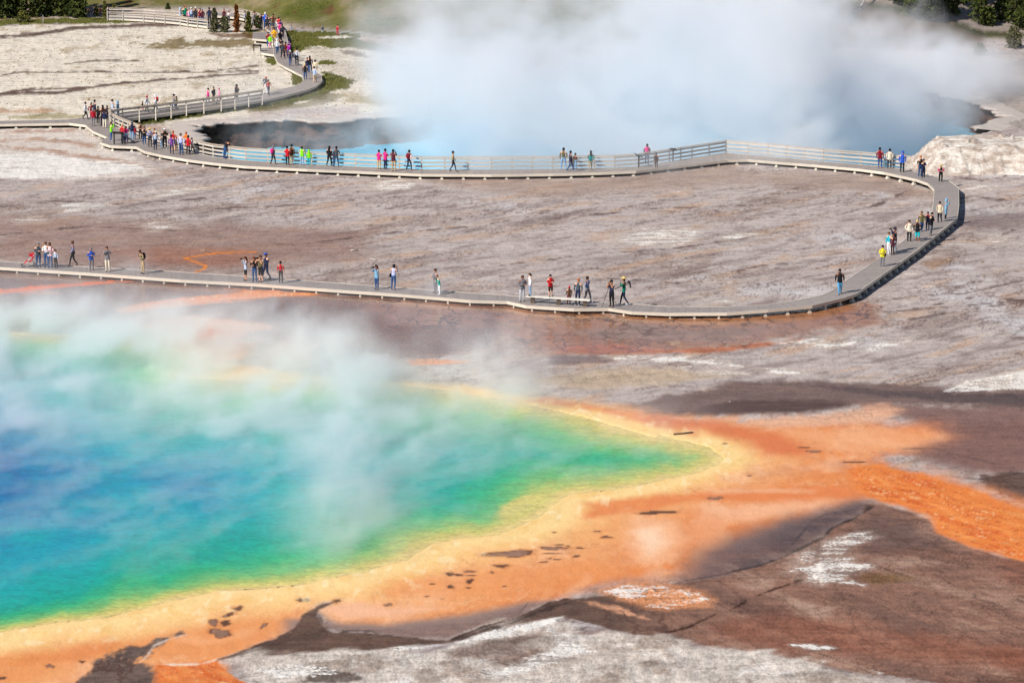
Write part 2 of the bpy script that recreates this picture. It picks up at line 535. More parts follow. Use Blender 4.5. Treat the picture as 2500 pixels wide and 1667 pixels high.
# --- below the near run of boardwalk: wet amber mats with dark cracks
P('8 -100,660 500,710 1000,745 1500,775 2333,775 3000,700 3300,650 3700,700 3700,860 2900,960 2400,1040 1900,1090 1500,1140 740,1140 300,1000 -100,900', (178, 128, 94), f=40, n=34, wet=.95, crk=1.0, wht=0)
P('8 900,930 1500,870 2333,890 2900,880 2333,1010 1700,1020 1100,1010', (160, 140, 132), f=30, n=30, op=.8, crk=.7, wet=.7)
P('8 750,1132 850,1062 1300,1050 1750,1092 2400,1060 3000,1010 2300,1120 1200,1135', (190, 124, 92), f=14, n=16, op=.9, crk=.8)
P('8 730,1150 1200,1145 1300,1200 900,1240 700,1220', (132, 116, 114), f=10, n=12, op=.8, crk=.1)
P('8 1200,1152 1800,1158 2400,1200 3000,1290 3000,1330 2300,1250 1900,1215 1500,1192', (210, 198, 186), f=16, n=24, noise=EDGE2, cop=.6, wht=.9, crk=.1, wet=.2)
P('8 500,1360 1000,1290 1600,1250 2200,1290 2333,1330 1600,1420 1200,1460 600,1410', (192, 172, 148), f=24, n=24, op=.8, wet=.2, crk=.1)
P('8 1900,1270 2400,1290 2500,1320 2100,1330', (196, 184, 172), f=10, n=20, wht=.7)
for t in ('C 530,66 640,54 720,50 560,82', 'C 690,90 900,58 870,78', 'C 885,92 1000,66 1130,50 1100,72 960,106', 'C 1440,30 1570,24 1560,36', 'C 50,66 110,66 100,74'):
    P(t, (216, 206, 194), f=16, n=22, noise=EDGE2, cop=.5, wht=.9, wet=.1)
P('C 1240,272 1400,228 1700,180 1700,268 1400,286 1250,292', (218, 206, 192), f=10, n=18, noise=EDGE2, cop=.7, wht=.85, wet=.1, crk=0)
P('C -300,360 0,320 300,245 700,232 1250,262 1700,280 1700,390 1300,340 1000,330 700,368 400,384 150,398 -100,385', (132, 112, 104), f=20, n=26, wet=.6, crk=.2)
P('C 200,345 400,320 700,315 900,330 600,372 300,388 100,392', (98, 78, 72), f=16, n=20, op=.9)
P('C 640,250 1000,275 1300,285 1700,300 1700,345 1300,330 900,290', (100, 86, 84), f=10, n=24, op=.8)
P('C 900,330 1300,350 1700,360 1700,640 1500,640 1300,600 1100,540 1300,480 1150,420 1000,380', (148, 116, 104), f=40, n=20, wet=.7)
P('C 1450,650 1600,640 1700,640 1700,790 1560,760 1440,700', (112, 92, 84), f=12, n=24, crk=.6)
# left part below the near run
P('6 -200,385 1000,430 2333,515 7 700,560 1650,600 2500,680 2500,1100 1600,1180 900,1100 400,1000 6 2000,1000 1200,900 -200,900', (136, 94, 72), f=26, n=24, wet=.9, crk=.6, wht=0)
P('7 1300,640 1900,640 2400,760 2333,900 1600,860 1300,760', (172, 132, 112), f=30, n=20, crk=1.0, wet=1)
P('6 1150,890 1700,700 2333,650 7 500,650 720,800 600,950 300,980 200,900 0,800 6 2000,780 1500,830', (110, 80, 70), f=24, n=20, wet=.9)
P('6 -200,560 0,546 400,515 1000,476 1310,455 1200,478 700,512 300,560 0,592 -200,620', (234, 122, 66), f=8, n=10, wet=.5, crk=.1, det=.4)
P('6 200,560 500,560 560,590 200,600', (214, 140, 100), f=8, n=10, op=.7)
P('6 1070,725 1300,662 1700,622 2333,550 7 0,545 500,566 1000,590 600,606 0,650 6 2333,648 1700,692 1300,738 1090,772', (238, 150, 78), f=9, n=10, wet=.5, crk=.1, wht=.1, det=.4)
L('6 1760,400 1860,360 1880,335 1800,305 1680,265 1850,235 2000,215 2333,205', 3.5, (222, 140, 62), f=3, n=3)
P('7 1640,1185 2260,1188 2200,1222 1700,1238', (226, 166, 128), f=8, n=8)

# --- microbial mats round the big pool
POOL_D = np.full(len(U), -999.0)
_pi = np.nonzero((U > -900) & (U < 2800) & (V > 700) & (V < 1800) & (GY > 40))[0]
POOL_D[_pi] = sdf(POOL, U[_pi], V[_pi]) + 4.0 * N_FINE[_pi] + 5.0 * N_MID[_pi]
ORANGE = ('A -300,1700 1260,1700 1120,1500 1090,1450 1180,1420 1350,1350 1480,1290 1520,1220 1600,1170 1700,1150 B -20,1200 60,1290 300,1300 700,1260 1000,1170 1200,1140 1400,1090 1600,1070 1750,1050 1840,1010 '
          'C 300,1000 500,980 700,860 870,790 960,760 1100,790 1215,830 1250,900 1400,960 1700,1045 1700,830 1560,780 1430,720 1300,680 1180,640 1000,600 900,590 1000,560 1200,530 1340,480 1250,420 '
          '1000,420 700,420 500,430 350,400 200,395 0,385 B 1400,190 1100,140 700,80 380,60 7 1600,1400 900,1340 300,1250 0,1200 6 2150,1180 2000,1150 1700,1080 1400,1010 1100,980 0,930 -300,930')
_od = np.full(len(U), -999.0)
_oi = np.nonzero((V > 760) & (GY > 40))[0]
_od[_oi] = sdf(Z(ORANGE), U[_oi], V[_oi])
N_FLOW = fbm(WX / 7.0 + 0.8 * N_BIG, WY / 16.0 + 0.5 * N_MID, 71, 5, 0.5)
N_FLOW2 = fbm(WX / 3.0 + 0.6 * N_BIG, WY / 8.0 + 0.6 * N_BIG, 77, 4, 0.5)
fe = np.interp(U, [0, 1200, 1500, 1900, 2100], [16, 26, 60, 80, 70])
om = smooth(-1, 1, (_od + fe * (0.9 * N_FLOW + 0.35 * EDGE)) / fe)
fac = np.interp(U, [0, 500, 1000, 1500, 1800], [2.3, 2.3, 2.1, 1.5, 1.0])
dd = -POOL_D / fac * (1 + 0.5 * N_FLOW2) + 26 * N_FLOW + 6 * EDGE
_mk = [-10, 16, 34, 60, 95, 150, 240, 400]
_mc = np.array([S(*q) for q in ((236, 200, 134), (243, 209, 146), (243, 203, 140), (241, 190, 128), (237, 176, 118), (231, 162, 108), (224, 142, 86), (222, 136, 80))])
mat_rgb = np.stack([np.interp(dd, _mk, _mc[:, q]) for q in range(3)], -1)
far = (_od > -400)
C += (om * far)[:, None] * (mat_rgb - C)
for q, val in ((0, .5), (1, 0), (2, 0), (3, 0)):
    M[:, q] += om * far * (val - M[:, q])
DET += om * far * (.10 - DET)
# flow marks in the mat: paler and deeper veils that follow the runoff
away = om * far * smooth(30, 90, -POOL_D / fac)
lerp_to(away * smooth(0.05, 0.5, N_FLOW2) * 0.55, S(242, 190, 148))
lerp_to(away * smooth(0.05, 0.5, -N_FLOW2) * 0.35, S(220, 134, 76))
lerp_to(away * smooth(0.2, 0.6, -N_FLOW) * 0.35, S(196, 136, 106))
_ln = np.abs(fbm(WX / 9.0 + 0.7 * N_BIG, WY / 7.0 + 0.8 * N_FLOW, 81, 3, 0.5))
lerp_to(away * smooth(0.05, 0.01, _ln) * 0.3, S(190, 120, 78))
for _sd, _sx, _sy, _op, _cc in ((121, 4.0, 3.4, .30, (196, 112, 60)), (125, 6.0, 2.6, .30, (248, 212, 168)), (129, 2.2, 2.6, .22, (206, 128, 80)), (133, 11.0, 3.0, .30, (176, 110, 76))):
    _l2 = np.abs(fbm(WX / _sx + 1.1 * N_BIG + .5 * N_FLOW, WY / _sy + 1.3 * N_FLOW2 + 1.1 * N_BIG, _sd, 4, 0.55))
    lerp_to(away * smooth(0.06, 0.008, _l2) * smooth(-.25, .3, N_FLOW * (1 if _sd % 8 else -1)) * _op, S(*_cc))
lerp_to(away * smooth(.15, .5, N_FINE + .4 * N_MID) * .10, S(250, 214, 170))
lerp_to(away * smooth(.15, .5, -N_FINE + .4 * N_MID) * .12, S(190, 112, 64))
P('6 1110,912 1400,840 1800,786 2200,830 2333,870 7 200,830 380,862 390,912 200,935 100,1000 300,1040 100,1180 6 2300,1150 2000,1230 1700,1110 1400,1045 1150,1005', (232, 150, 104), f=14, n=16, wet=.4, crk=.1, det=.3)
P('6 1700,800 2200,840 7 380,880 0,930 6 1900,900', (242, 206, 176), f=18, n=14, op=.8)
P('6 1700,1010 2333,1080 7 250,1150 6 2000,1210', (238, 186, 132), f=20, n=14, op=.7)
P('C -100,380 0,385 300,420 560,470 690,545 640,570 480,560 400,505 200,445 0,425', (212, 118, 76), f=34, n=14, op=.85)
P('B 1000,160 1400,225 1640,290 1840,340 1840,300 1500,215 1100,140', (220, 132, 92), f=22, n=10, op=.7)
P('C 350,400 700,395 1000,340 1100,360 1050,400 800,430 500,440', (226, 178, 146), f=26, n=20, op=.85)
P('C 560,450 1000,440 1280,480 1180,530 900,560 700,520', (234, 170, 124), f=40, n=20, op=.7)
P('C -300,770 0,740 400,712 800,695 980,735 880,755 600,762 400,765 200,760 0,800 -300,840', (222, 132, 80), f=26, n=14, op=.85)
P('C 240,714 500,708 720,716 690,730 400,728 260,732', (242, 200, 160), f=16, n=14, op=.4)
P('C 200,790 600,770 800,760 700,800 400,860 200,850', (238, 184, 146), f=36, n=16, op=.75)
P('C -100,830 100,850 140,940 60,1030 -100,1040', (240, 184, 142), f=50, n=14, op=.85)
P('C -90,900 0,880 50,950 -20,1000', (247, 212, 180), f=34, n=10, op=.8)
P('C 150,800 330,830 300,960 200,1010 120,960', (226, 150, 102), f=40, n=14, op=.6)
P('B 300,1060 800,1000 1300,960 1500,1010 1200,1090 700,1140 300,1130', (228, 148, 90), f=50, n=20, op=.6)
P('A 1560,1190 1700,1160 1840,1170 B 300,1190 600,1190 300,1240 60,1250 -20,1205', (238, 184, 148), f=34, n=10, op=.85)
P('A -300,1450 0,1425 500,1365 900,1305 1300,1235 1500,1205 1480,1285 1350,1345 1100,1440 740,1445 600,1392 300,1510 0,1600 -300,1640', (226, 146, 88), f=40, n=20, op=.7)
P('A 0,1440 300,1410 600,1370 700,1385 400,1450 0,1500', (216, 128, 72), f=34, n=24, op=.5)
P('A 800,1340 1000,1380 1250,1330 1300,1280 1050,1350 900,1310', (238, 172, 122), f=24, n=12, op=.6)
# soft grey-brown film, sharp only on its outer side
P('C 190,985 420,880 700,812 870,765 965,755 950,820 800,900 740,945 620,1010 500,1060 300,1120 120,1140', (124, 100, 92), f=62, n=16, wet=.7, noise=N_FLOW)
P('C 420,960 650,850 880,780 950,780 780,882 600,985 500,1035 350,1080', (104, 86, 82), f=40, n=12, op=.85, wet=.7)
P('B -200,1250 60,1270 300,1275 700,1225 1000,1165 1110,1160 960,1235 780,1285 600,1356 250,1326 0,1306 -200,1330', (150, 124, 112), f=34, n=10, wet=.7, noise=N_FLOW)
P('B 1550,1065 1750,1030 C 180,1020 160,1110 -20,1110', (162, 120, 98), f=50, n=14, op=.8)
P('C 1180,420 1400,430 1700,420 1700,640 1450,640 1250,600 1150,540 1320,490', (140, 108, 98), f=60, n=30, op=.85, wet=.6, noise=N_FLOW)
L('C 1090,535 1220,530 1330,560 1500,600', 2, (104, 82, 76), f=5, n=8, op=.7)
L('C 1290,655 1450,670 1628,640', 3, (92, 74, 68), f=6, n=10, op=.8)
# brown ground to the lower right, crisp against the mats
P('C -20,1130 120,1122 300,1096 460,1052 560,1015 640,975 745,922 780,882 880,840 955,770 1080,800 1210,845 1250,910 1400,975 1700,1055 1700,1620 900,1520 500,1440 200,1400 -20,1340', (150, 116, 100), f=7, n=9, wet=.5, crk=.4, wht=0, det=.9)
br = smooth(0, 1, M[:, 2] * 2.4) * smooth(1560, 1640, U) * (V > 1230)
_c2, _d2 = (0.55 * WX - 0.83 * WY), (0.83 * WX + 0.55 * WY)
N_RUN = fbm(_c2 / 11.0 + .4 * N_BIG, _d2 / 2.4, 91, 5, 0.6)
lerp_to(br * smooth(0.0, 0.5, N_RUN) * 0.7, S(122, 96, 86))
lerp_to(br * smooth(0.05, 0.5, -N_RUN) * 0.6, S(176, 146, 128))
lerp_to(br * smooth(0.15, 0.6, N_BIG) * 0.6, S(146, 96, 76))
lerp_to(br * smooth(0.045, 0.01, np.abs(fbm(_c2 / 9.0 + .5 * N_BIG, _d2 / 1.8, 95, 4, 0.55))) * 0.55, S(92, 70, 62))
P('C 200,1320 500,1260 900,1290 1300,1380 1628,1420 1700,1500 1200,1480 700,1420 300,1390', (152, 98, 76), f=60, n=40, op=.55)
P('C 900,1090 1050,1080 1130,1105 1000,1130 900,1120', (128, 100, 62), f=20, n=20, op=.7)
P('C 940,800 1150,850 1220,960 950,1000 860,900', (112, 92, 86), f=40, n=24, op=.8)
for t in ('C 970,1020 1130,1010 1250,1040 1080,1060', 'C 620,1210 800,1230 740,1290 640,1260', 'C 350,1130 520,1110 500,1150 380,1160'):
    P(t, (186, 158, 140), f=22, n=24, op=.6)
for t in ('C 600,1398 700,1395 820,1415 720,1425', 'C 690,1460 790,1470 740,1480', 'C 800,1525 900,1528 880,1540', 'C 940,1505 1040,1525 980,1530'):
    P(t, (214, 206, 198), f=8, n=16, cop=.5, wht=.95, det=1)
DARK1 = 'A 1700,1150 1600,1170 1520,1220 1480,1290 1350,1350 1090,1450 1180,1440 1840,1400 B 300,1395 600,1370 880,1285 1170,1235 1500,1320 1840,1360 C 0,1340 60,1340 0,1125 B 1600,1085 1350,1136 1200,1146 1110,1164 960,1236 780,1286 600,1354 250,1326 40,1312 A 1640,1300 1600,1270 1580,1235 1600,1200 1690,1160'
P(DARK1, (116, 92, 78), f=6, n=8, wet=.6, crk=.8, wht=0, det=.8)
P('C -80,1120 120,1130 170,1320 -80,1345', (138, 106, 90), f=70, n=50, op=.85)
lerp_to(smooth(0.0, 0.5, N_STR) * smooth(0.6, 0.8, M[:, 2]) * (V > 1440) * (U < 1700) * 0.6, S(86, 68, 58))
SINTER = 'A 1190,1470 1300,1425 1600,1405 1840,1392 B 300,1400 600,1372 880,1285 1170,1236 1200,1285 1500,1325 1840,1365 C 0,1352 200,1412 500,1440 800,1490 1000,1568 1050,1700 A 1250,1700 1240,1568 1210,1510'
P(SINTER, (210, 200, 190), f=24, n=60, noise=EDGE2, wet=.1, crk=.2, wht=.46, det=.9)
sm_ = smooth(0.25, 0.45, M[:, 3]) * (V > 1430) * (U < 2200)
lerp_to(sm_ * smooth(0.0, 0.5, N_STR2 + .3 * N_MID) * .6, S(190, 176, 164))
lerp_to(sm_ * smooth(0.1, 0.5, -N_STR) * .6, S(234, 229, 223))
lerp_to(sm_ * smooth(0.12, 0.45, N_MID - .3 * N_STR) * .6, S(152, 132, 118))
lerp_to(sm_ * smooth(0.1, 0.5, N_FINE) * .35, S(176, 162, 150))
lerp_to(sm_ * smooth(0.04, 0.008, np.abs(fbm(WX / 1.6, WY / 2.6 + N_MID, 141, 4, .6))) * .4, S(140, 122, 110))
P('B 560,1410 900,1335 1060,1320 1000,1400 1220,1440 900,1475 650,1445', (136, 116, 106), f=26, n=36, noise=EDGE2, op=.8, crk=1, wht=.3)
P('B 300,1392 600,1372 880,1288 1170,1232 1150,1270 950,1320 700,1370 450,1400', (222, 214, 206), f=14, n=30, noise=EDGE2, cop=.5, wht=1.0, det=1)
P('B 1100,1290 1300,1400 1100,1470 900,1530 700,1540 950,1470 1120,1400', (220, 212, 204), f=22, n=36, noise=EDGE2, cop=.5, wht=.9)
P('A 1280,1500 1500,1480 1700,1520 1400,1540', (222, 214, 206), f=16, n=30, noise=EDGE2, cop=.5, wht=.9)
P('B -60,1500 200,1540 100,1568 -100,1560', (92, 78, 70), f=10, n=24, op=.8)
# runoff channels
CH = 'C 850,625 1000,605 1180,640 1300,685 1450,730 1560,780 1700,830 1700,1050 1400,962 1250,900 1215,832 1100,790 960,750 880,705'
P(CH, (232, 134, 56), f=16, n=12, wet=.7, wht=0, det=.35, crk=0)
N_CH = fbm(_c2 / 0.8 + 1.2 * N_MID, _d2 / 0.26 + 1.0 * N_MID, 101, 3, 0.6)
N_CH2 = fbm(_c2 / 4.5, _d2 / 0.9 + 0.5 * N_MID, 105, 4, 0.6)
chm = np.zeros(len(U))
_x = np.nonzero((U > 1950) & (V > 1080) & (V < 1420))[0]
chm[_x] = smooth(-6, 20, sdf(Z(CH), U[_x], V[_x]))
_y = np.nonzero((U > 330) & (U < 640) & (V > 1580))[0]
CH2 = 'A 770,1475 1080,1450 1120,1500 1230,1568 1280,1700 740,1700 765,1568'
P(CH2, (228, 128, 60), f=5, n=8, wet=.7, wht=0, det=.4)
chm[_y] = smooth(-4, 12, sdf(Z(CH2), U[_y], V[_y]))
lerp_to(chm * smooth(0.0, 0.5, N_CH2) * 0.75, S(214, 100, 28))
lerp_to(chm * smooth(0.1, 0.6, -N_CH2) * 0.5, S(242, 168, 96))
lerp_to(chm * smooth(0.15, 0.5, N_CH) * smooth(-.1, .3, N_CH2 + .5 * N_MID) * 0.6, S(250, 208, 150))  # fine pale glints on the runoff, painted into the colour
lerp_to(chm * smooth(0.25, 0.55, -N_CH) * 0.6, S(190, 84, 24))
rib = np.zeros(len(U))
_r = np.nonzero((U > 280) & (U < 850) & (V > 690) & (V < 780))[0]
RIB = '6 1070,725 1300,662 1700,622 2333,550 7 0,545 500,566 1000,590 600,606 0,650 6 2333,648 1700,692 1300,738 1090,772'
rib[_r] = smooth(-4, 10, sdf(Z(RIB), U[_r], V[_r]))
lerp_to(rib * smooth(0.2, 0.5, N_CH) * 0.7, S(250, 222, 180))
P('A 790,1468 1000,1462 1080,1450 1000,1480 850,1482', (240, 210, 180), f=6, n=14)
P('A 330,1600 345,1568 480,1470 620,1392 750,1372 900,1312 938,1318 860,1342 790,1372 740,1430 700,1462 770,1472 760,1568 760,1640', (112, 92, 82), f=12, n=30, wet=.6, crk=.9, wht=.15, det=1)
lerp_to(smooth(.05, .5, N_STR) * smooth(.7, .88, M[:, 2]) * (V > 1530) * (U < 380) * .7, S(70, 58, 54))
L('A 935,1322 850,1345 770,1380 735,1430 695,1465', 3, (226, 206, 190), f=4, n=8, op=.7)
P('B 1320,1100 1500,1060 1700,1060 1790,1090 1900,1150 1840,1180 1700,1205 1500,1172', (224, 160, 118), f=26, n=30, noise=EDGE2, wht=.9, wet=.2, det=1)
P('B 1200,1142 1330,1160 1500,1200 1600,1250 1400,1205', (222, 168, 134), f=10, n=16, wht=.6)
P('C -60,1150 100,1140 240,1230 100,1240 -60,1215', (222, 160, 118), f=22, n=24, op=.8, wht=.6)
# edges of broken crust
L('C 955,790 880,840 780,882 745,922 640,975 560,1015 450,1052 250,1096 100,1120', 5, (58, 46, 42), f=6, n=10, op=.85, wet=.6)
L('C 600,960 650,905 690,850 760,820 920,800', 1.6, (84, 70, 66), f=2.5, n=4, op=.8)
L('C 700,880 820,860', 1.4, (84, 70, 66), f=2.5, n=4, op=.7)
L('C 640,1115 520,1155 430,1190 340,1240 260,1265 150,1320 60,1342', 5, (66, 40, 24), f=5, n=14, op=.9)
L('B 0,1306 250,1328 600,1356 780,1286 960,1236 1110,1166 1200,1146 1350,1136', 2.6, (80, 64, 56), f=3, n=6, op=.85)
L('B 250,1326 220,1305 90,1306 0,1300', 1.6, (96, 80, 72), f=2, n=4, op=.8)
L('B 940,1240 990,1180 1000,1165', 1.2, (96, 80, 72), f=2, n=4, op=.7)
L('A 1090,1452 1180,1424 1350,1354 1480,1294 1520,1224 1600,1174 1660,1158', 3, (96, 72, 60), f=4, n=8, op=.7)
L('A 1590,1215 1610,1270 1680,1300 1840,1312', 1.6, (104, 84, 74), f=2, n=5, op=.7)
L('B 620,1354 900,1274 1110,1190 1200,1164', 5, (68, 52, 44), f=8, n=16, op=.8)
P('C 550,1076 620,1012 700,992 800,932 930,906 960,920 850,962 872,1000 905,1052 800,1100 700,1116', (196, 182, 172), f=34, n=66, noise=EDGE2, cop=.5, wht=.8, wet=.1, det=1)
P('C 860,1100 940,1130 920,1145 820,1125', (190, 174, 164), f=10, n=22, cop=.5, wht=.8)
# dark scabs and crescents where the mat has lifted or dried
def scab(cx, cy, w, h, key, ring=0.0, pale=False, tilt=0.0):
    (u, v), sc = Z(f"{key} {cx},{cy}")[0], ZOOM[key][2]
    rnd = random.Random(int(cx * 7 + cy))
    ph = [rnd.uniform(0, 6.28) for _ in range(4)]
    def outline(s, bite=0.0):
        pts = []
        for k in range(26):
            a = 2 * math.pi * k / 26
            r = 1 + .2 * math.sin(2 * a + ph[0]) + .16 * math.sin(3 * a + ph[1]) + .12 * math.sin(5 * a + ph[2])
            r *= 1 - bite * max(0, math.cos(a - ph[3])) ** 2
            x, y = w * sc / 2 * r * s * math.cos(a), h * sc / 2 * r * s * math.sin(a)
            pts.append((u + x - tilt * y, v + y))
        return pts
    P(outline(1.25), (196, 124, 76), f=7, n=4, op=.6)
    P(outline(1.0, 0 if pale else .55), (92, 66, 54) if not pale else (108, 74, 58), f=2.4, n=4, op=.92, det=.7)
    if pale:
        P(outline(.8), (150, 116, 98), f=3, n=4, op=.9)

for a in ((915, 923, 240, 32, 'B', 0, True), (1125, 895, 110, 20, 'B', 0, True), (1155, 877, 50, 7, 'B'), (1202, 886, 28, 8, 'B'), (1255, 893, 70, 7, 'B'), (1132, 922, 110, 7, 'B'), (1112, 945, 36, 10, 'B'),
          (1150, 950, 40, 8, 'B'), (1078, 962, 46, 10, 'B'), (875, 984, 80, 20, 'B', 0, False, 0.8), (1130, 815, 24, 5, 'B'), (1348, 810, 54, 9, 'B'), (1388, 841, 76, 12, 'B'), (1640, 716, 200, 18, 'B'), (630, 1024, 80, 20, 'B', 0, False, -0.6),
          (708, 1012, 60, 15, 'B'), (717, 1031, 54, 6, 'B'), (708, 1056, 48, 24, 'B', 0, False, .4), (617, 1089, 38, 16, 'B', 0, False, -.6), (522, 1073, 26, 6, 'B'), (702, 1092, 28, 10, 'B'), (822, 1016, 18, 8, 'B'), (495, 1135, 30, 7, 'B'),
          (305, 1178, 40, 11, 'B', 0, True), (398, 1165, 16, 8, 'B'), (1240, 935, 34, 8, 'B'), (880, 1086, 12, 4, 'B'), (572, 1149, 12, 4, 'B'), (1510, 1152, 60, 22, 'A', 0, False, .5), (1098, 1318, 104, 40, 'A', 0, True), (1120, 1270, 60, 26, 'A', 0, False, 1.2),
          (1150, 1225, 50, 24, 'A', 0, False, 1.2), (1185, 1193, 56, 24, 'A', 0, False, 1.0), (1065, 1265, 36, 40, 'A', 0, True), (1316, 1280, 34, 26, 'A', 0, True, .5), (250, 1482, 46, 22, 'A', 0, True), (410, 1460, 28, 10, 'A'), (6, 1540, 34, 26, 'A'),
          (1680, 1160, 44, 20, 'A', 0, False, .6), (308, 511, 18, 3, 'C'), (417, 653, 24, 5, 'C'), (265, 752, 60, 16, 'C', 0, True, .8), (655, 528, 50, 4, 'C'), (700, 546, 90, 6, 'C', 0, True), (865, 593, 110, 5, 'C')):
    scab(*a)

SHELF = sdf(Z('B 990,632 870,685 860,720 900,770 870,828 1060,752 1190,642 1100,632'), U, V)
# ripple marks in the pale rim
rimm = om * far * smooth(120, 20, -POOL_D / fac)
lerp_to(rimm * smooth(0.2, 0.5, fbm(WX / 0.9, WY / 2.4, 111, 3, .6)) * .5, S(250, 230, 186))
lerp_to(rimm * smooth(0.2, 0.5, fbm(WX / 1.1, WY / 2.0, 115, 3, .6)) * .45, S(234, 186, 110))

CRAT_D = np.full(len(U), -999.0)
_ci = np.nonzero((V > 150) & (V < 450) & (U > 380) & (U < 2560))[0]
CRAT_D[_ci] = sdf(CRATER, U[_ci], V[_ci]) + 5.0 * N_FINE[_ci]

GZ = hill(GX, GY)
GZ = GZ + 0.25 * N_MID * smooth(0.3, 3.0, GZ)
inb = (GY > 120) & (GY < 420)
dry = 1 - smooth(0.1, 0.5, M[:, 0])
GZ = GZ + inb * (1 - hm) * (0.02 + 0.07 * dry) * (N_MID + 0.5 * N_FINE) * smooth(6, -30, POOL_D)
GZ = GZ + 0.008 * smooth(-60, -10, POOL_D) * smooth(14, -4, POOL_D)     # low raised rim of the pool
GZ = GZ - 0.6 * smooth(2, 26, POOL_D)
GZ = GZ - 4.0 * smooth(-16, -5, CRAT_D - 4.0 * N_FINE)

def ground_material():
    m, t, b = new_mat("basin_ground")
    col = t.new("ShaderNodeAttribute", attribute_name="Col")
    msk = t.new("ShaderNodeAttribute", attribute_name="Mask")
    sep = t.new("ShaderNodeSeparateColor")
    t.l.new(msk.outputs['Color'], sep.inputs[0])
    wet, spk, crk, wht = sep.outputs[0], sep.outputs[1], sep.outputs[2], msk.outputs['Alpha']
    flat = t.coord((1, 0.8, 0), rz=math.radians(27))
    rot = t.coord((0.45, 1.7, 0), rz=math.radians(-45))
    det = col.outputs['Alpha']
    rot2 = t.coord((0.10, 0.9, 0), rz=math.radians(-38))
    n1 = t.noise(flat, 1.3, 4, 0.62)
    n2 = t.noise(rot, 0.9, 5, 0.68)
    n3 = t.noise(flat, 6.0, 2, 0.6)
    n4 = t.noise(rot2, 1.0, 4, 0.7)
    f = t.math('ADD', t.ramp(n1, 0.25, 0.75, -0.13, 0.13), t.ramp(n2, 0.3, 0.7, -0.20, 0.18))
    f = t.math('ADD', f, t.ramp(n4, 0.3, 0.7, -0.10, 0.10))
    f = t.math('ADD', 1.0, t.math('MULTIPLY', f, det))
    gr = t.noise(t.coord((1, 0.28, 0), rz=math.radians(-6)), 7.5, 2, 0.7)
    f = t.math('ADD', f, t.math('MULTIPLY', t.ramp(gr, 0.28, 0.72, -0.17, 0.17), t.math('ADD', 0.10, t.math('MULTIPLY', det, 0.9))))
    # calm mats keep an even colour, dry crust is more uneven
    c = t.mix(1.0, col.outputs['Color'], f, 'MULTIPLY')
    warm = t.math('MULTIPLY', t.ramp(n4, 0.55, 0.72, 0, 0.35), det)
    c = t.mix(warm, c, (*S(150, 112, 92), 1))
    dark = t.math('MULTIPLY', t.ramp(n2, 0.36, 0.26, 0, 0.45), det)
    c = t.mix(dark, c, (*S(104, 86, 82), 1))
    # white flakes
    wf = t.math('ADD', t.math('MULTIPLY', n2, 0.5), t.math('ADD', t.math('MULTIPLY', n3, 0.3), t.math('MULTIPLY', n1, 0.2)))
    thr = t.math('SUBTRACT', 0.74, t.math('MULTIPLY', wht, 0.34))
    flake = t.ramp(t.math('SUBTRACT', wf, thr), -0.02, 0.09, 0.0, 0.9)
    flake = t.math('MULTIPLY', flake, t.ramp(wht, 0.02, 0.2))
    c = t.mix(flake, c, (*S(232, 226, 218), 1))
    # dark gaps between flakes
    gap = t.math('MULTIPLY', t.ramp(n3, 0.40, 0.30), t.ramp(wht, 0.2, 0.5, 0, 0.35))
    c = t.mix(gap, c, (*S(120, 100, 88), 1))
    # tufts of dry grass too small to model
    tn = t.noise(t.coord((1, 0.55, 0)), 4.4, 3, 0.7)
    tuft = t.ramp(tn, t.math('SUBTRACT', 0.80, t.math('MULTIPLY', spk, 0.20)), t.math('SUBTRACT', 0.84, t.math('MULTIPLY', spk, 0.20)))
    tuft = t.math('MULTIPLY', tuft, t.ramp(spk, 0.05, 0.3, 0, 0.8))
    c = t.mix(tuft, c, (*S(116, 102, 76), 1))
    # cracks
    warp = t.new("ShaderNodeVectorMath", operation='ADD')
    nd = t.new("ShaderNodeTexNoise")
    t.l.new(flat, nd.inputs['Vector'])
    nd.inputs['Scale'].default_value = 0.9
    nd.inputs['Detail'].default_value = 3
    sc = t.new("ShaderNodeVectorMath", operation='SCALE')
    t.l.new(nd.outputs[1], sc.inputs[0])
    sc.inputs['Scale'].default_value = 1.5
    t.l.new(t.coord((0.8, 0.42, 0), rz=math.radians(20)), warp.inputs[0])
    t.l.new(sc.outputs[0], warp.inputs[1])
    vo = t.new("ShaderNodeTexVoronoi", feature='DISTANCE_TO_EDGE')
    vo.inputs['Scale'].default_value = 0.75
    t.l.new(warp.outputs[0], vo.inputs['Vector'])
    patchy = t.ramp(t.noise(flat, 0.16, 3, 0.6), 0.42, 0.62)
    ck = t.math('MULTIPLY', t.ramp(vo.outputs[0], 0.07, 0.02), t.math('MULTIPLY', crk, t.ramp(patchy, 0, 1, 0.45, 1.0)))
    c = t.mix(t.math('MULTIPLY', ck, 0.85), c, (*S(84, 56, 44), 1))
    t.set(b.inputs['Base Color'], c)
    rgh = t.math('ADD', t.ramp(wet, 0.3, 1.0, 0.85, 0.16), t.ramp(n3, 0.3, 0.7, -0.04, 0.10))
    t.set(b.inputs['Roughness'], rgh)
    t.set(b.inputs['Specular IOR Level'], t.ramp(wet, 0.2, 1.0, 0.05, 0.34))
    bp = t.new("ShaderNodeBump")
    t.set(bp.inputs['Strength'], t.ramp(wet, 0.2, 1.0, 0.55, 0.05))
    bp.inputs['Distance'].default_value = 0.08
    hgt = t.math('ADD', t.math('ADD', n1, t.math('MULTIPLY', n3, 0.5)), t.math('MULTIPLY', flake, 0.4))
    t.set(bp.inputs['Height'], hgt)
    t.l.new(bp.outputs[0], b.inputs['Normal'])
    return m

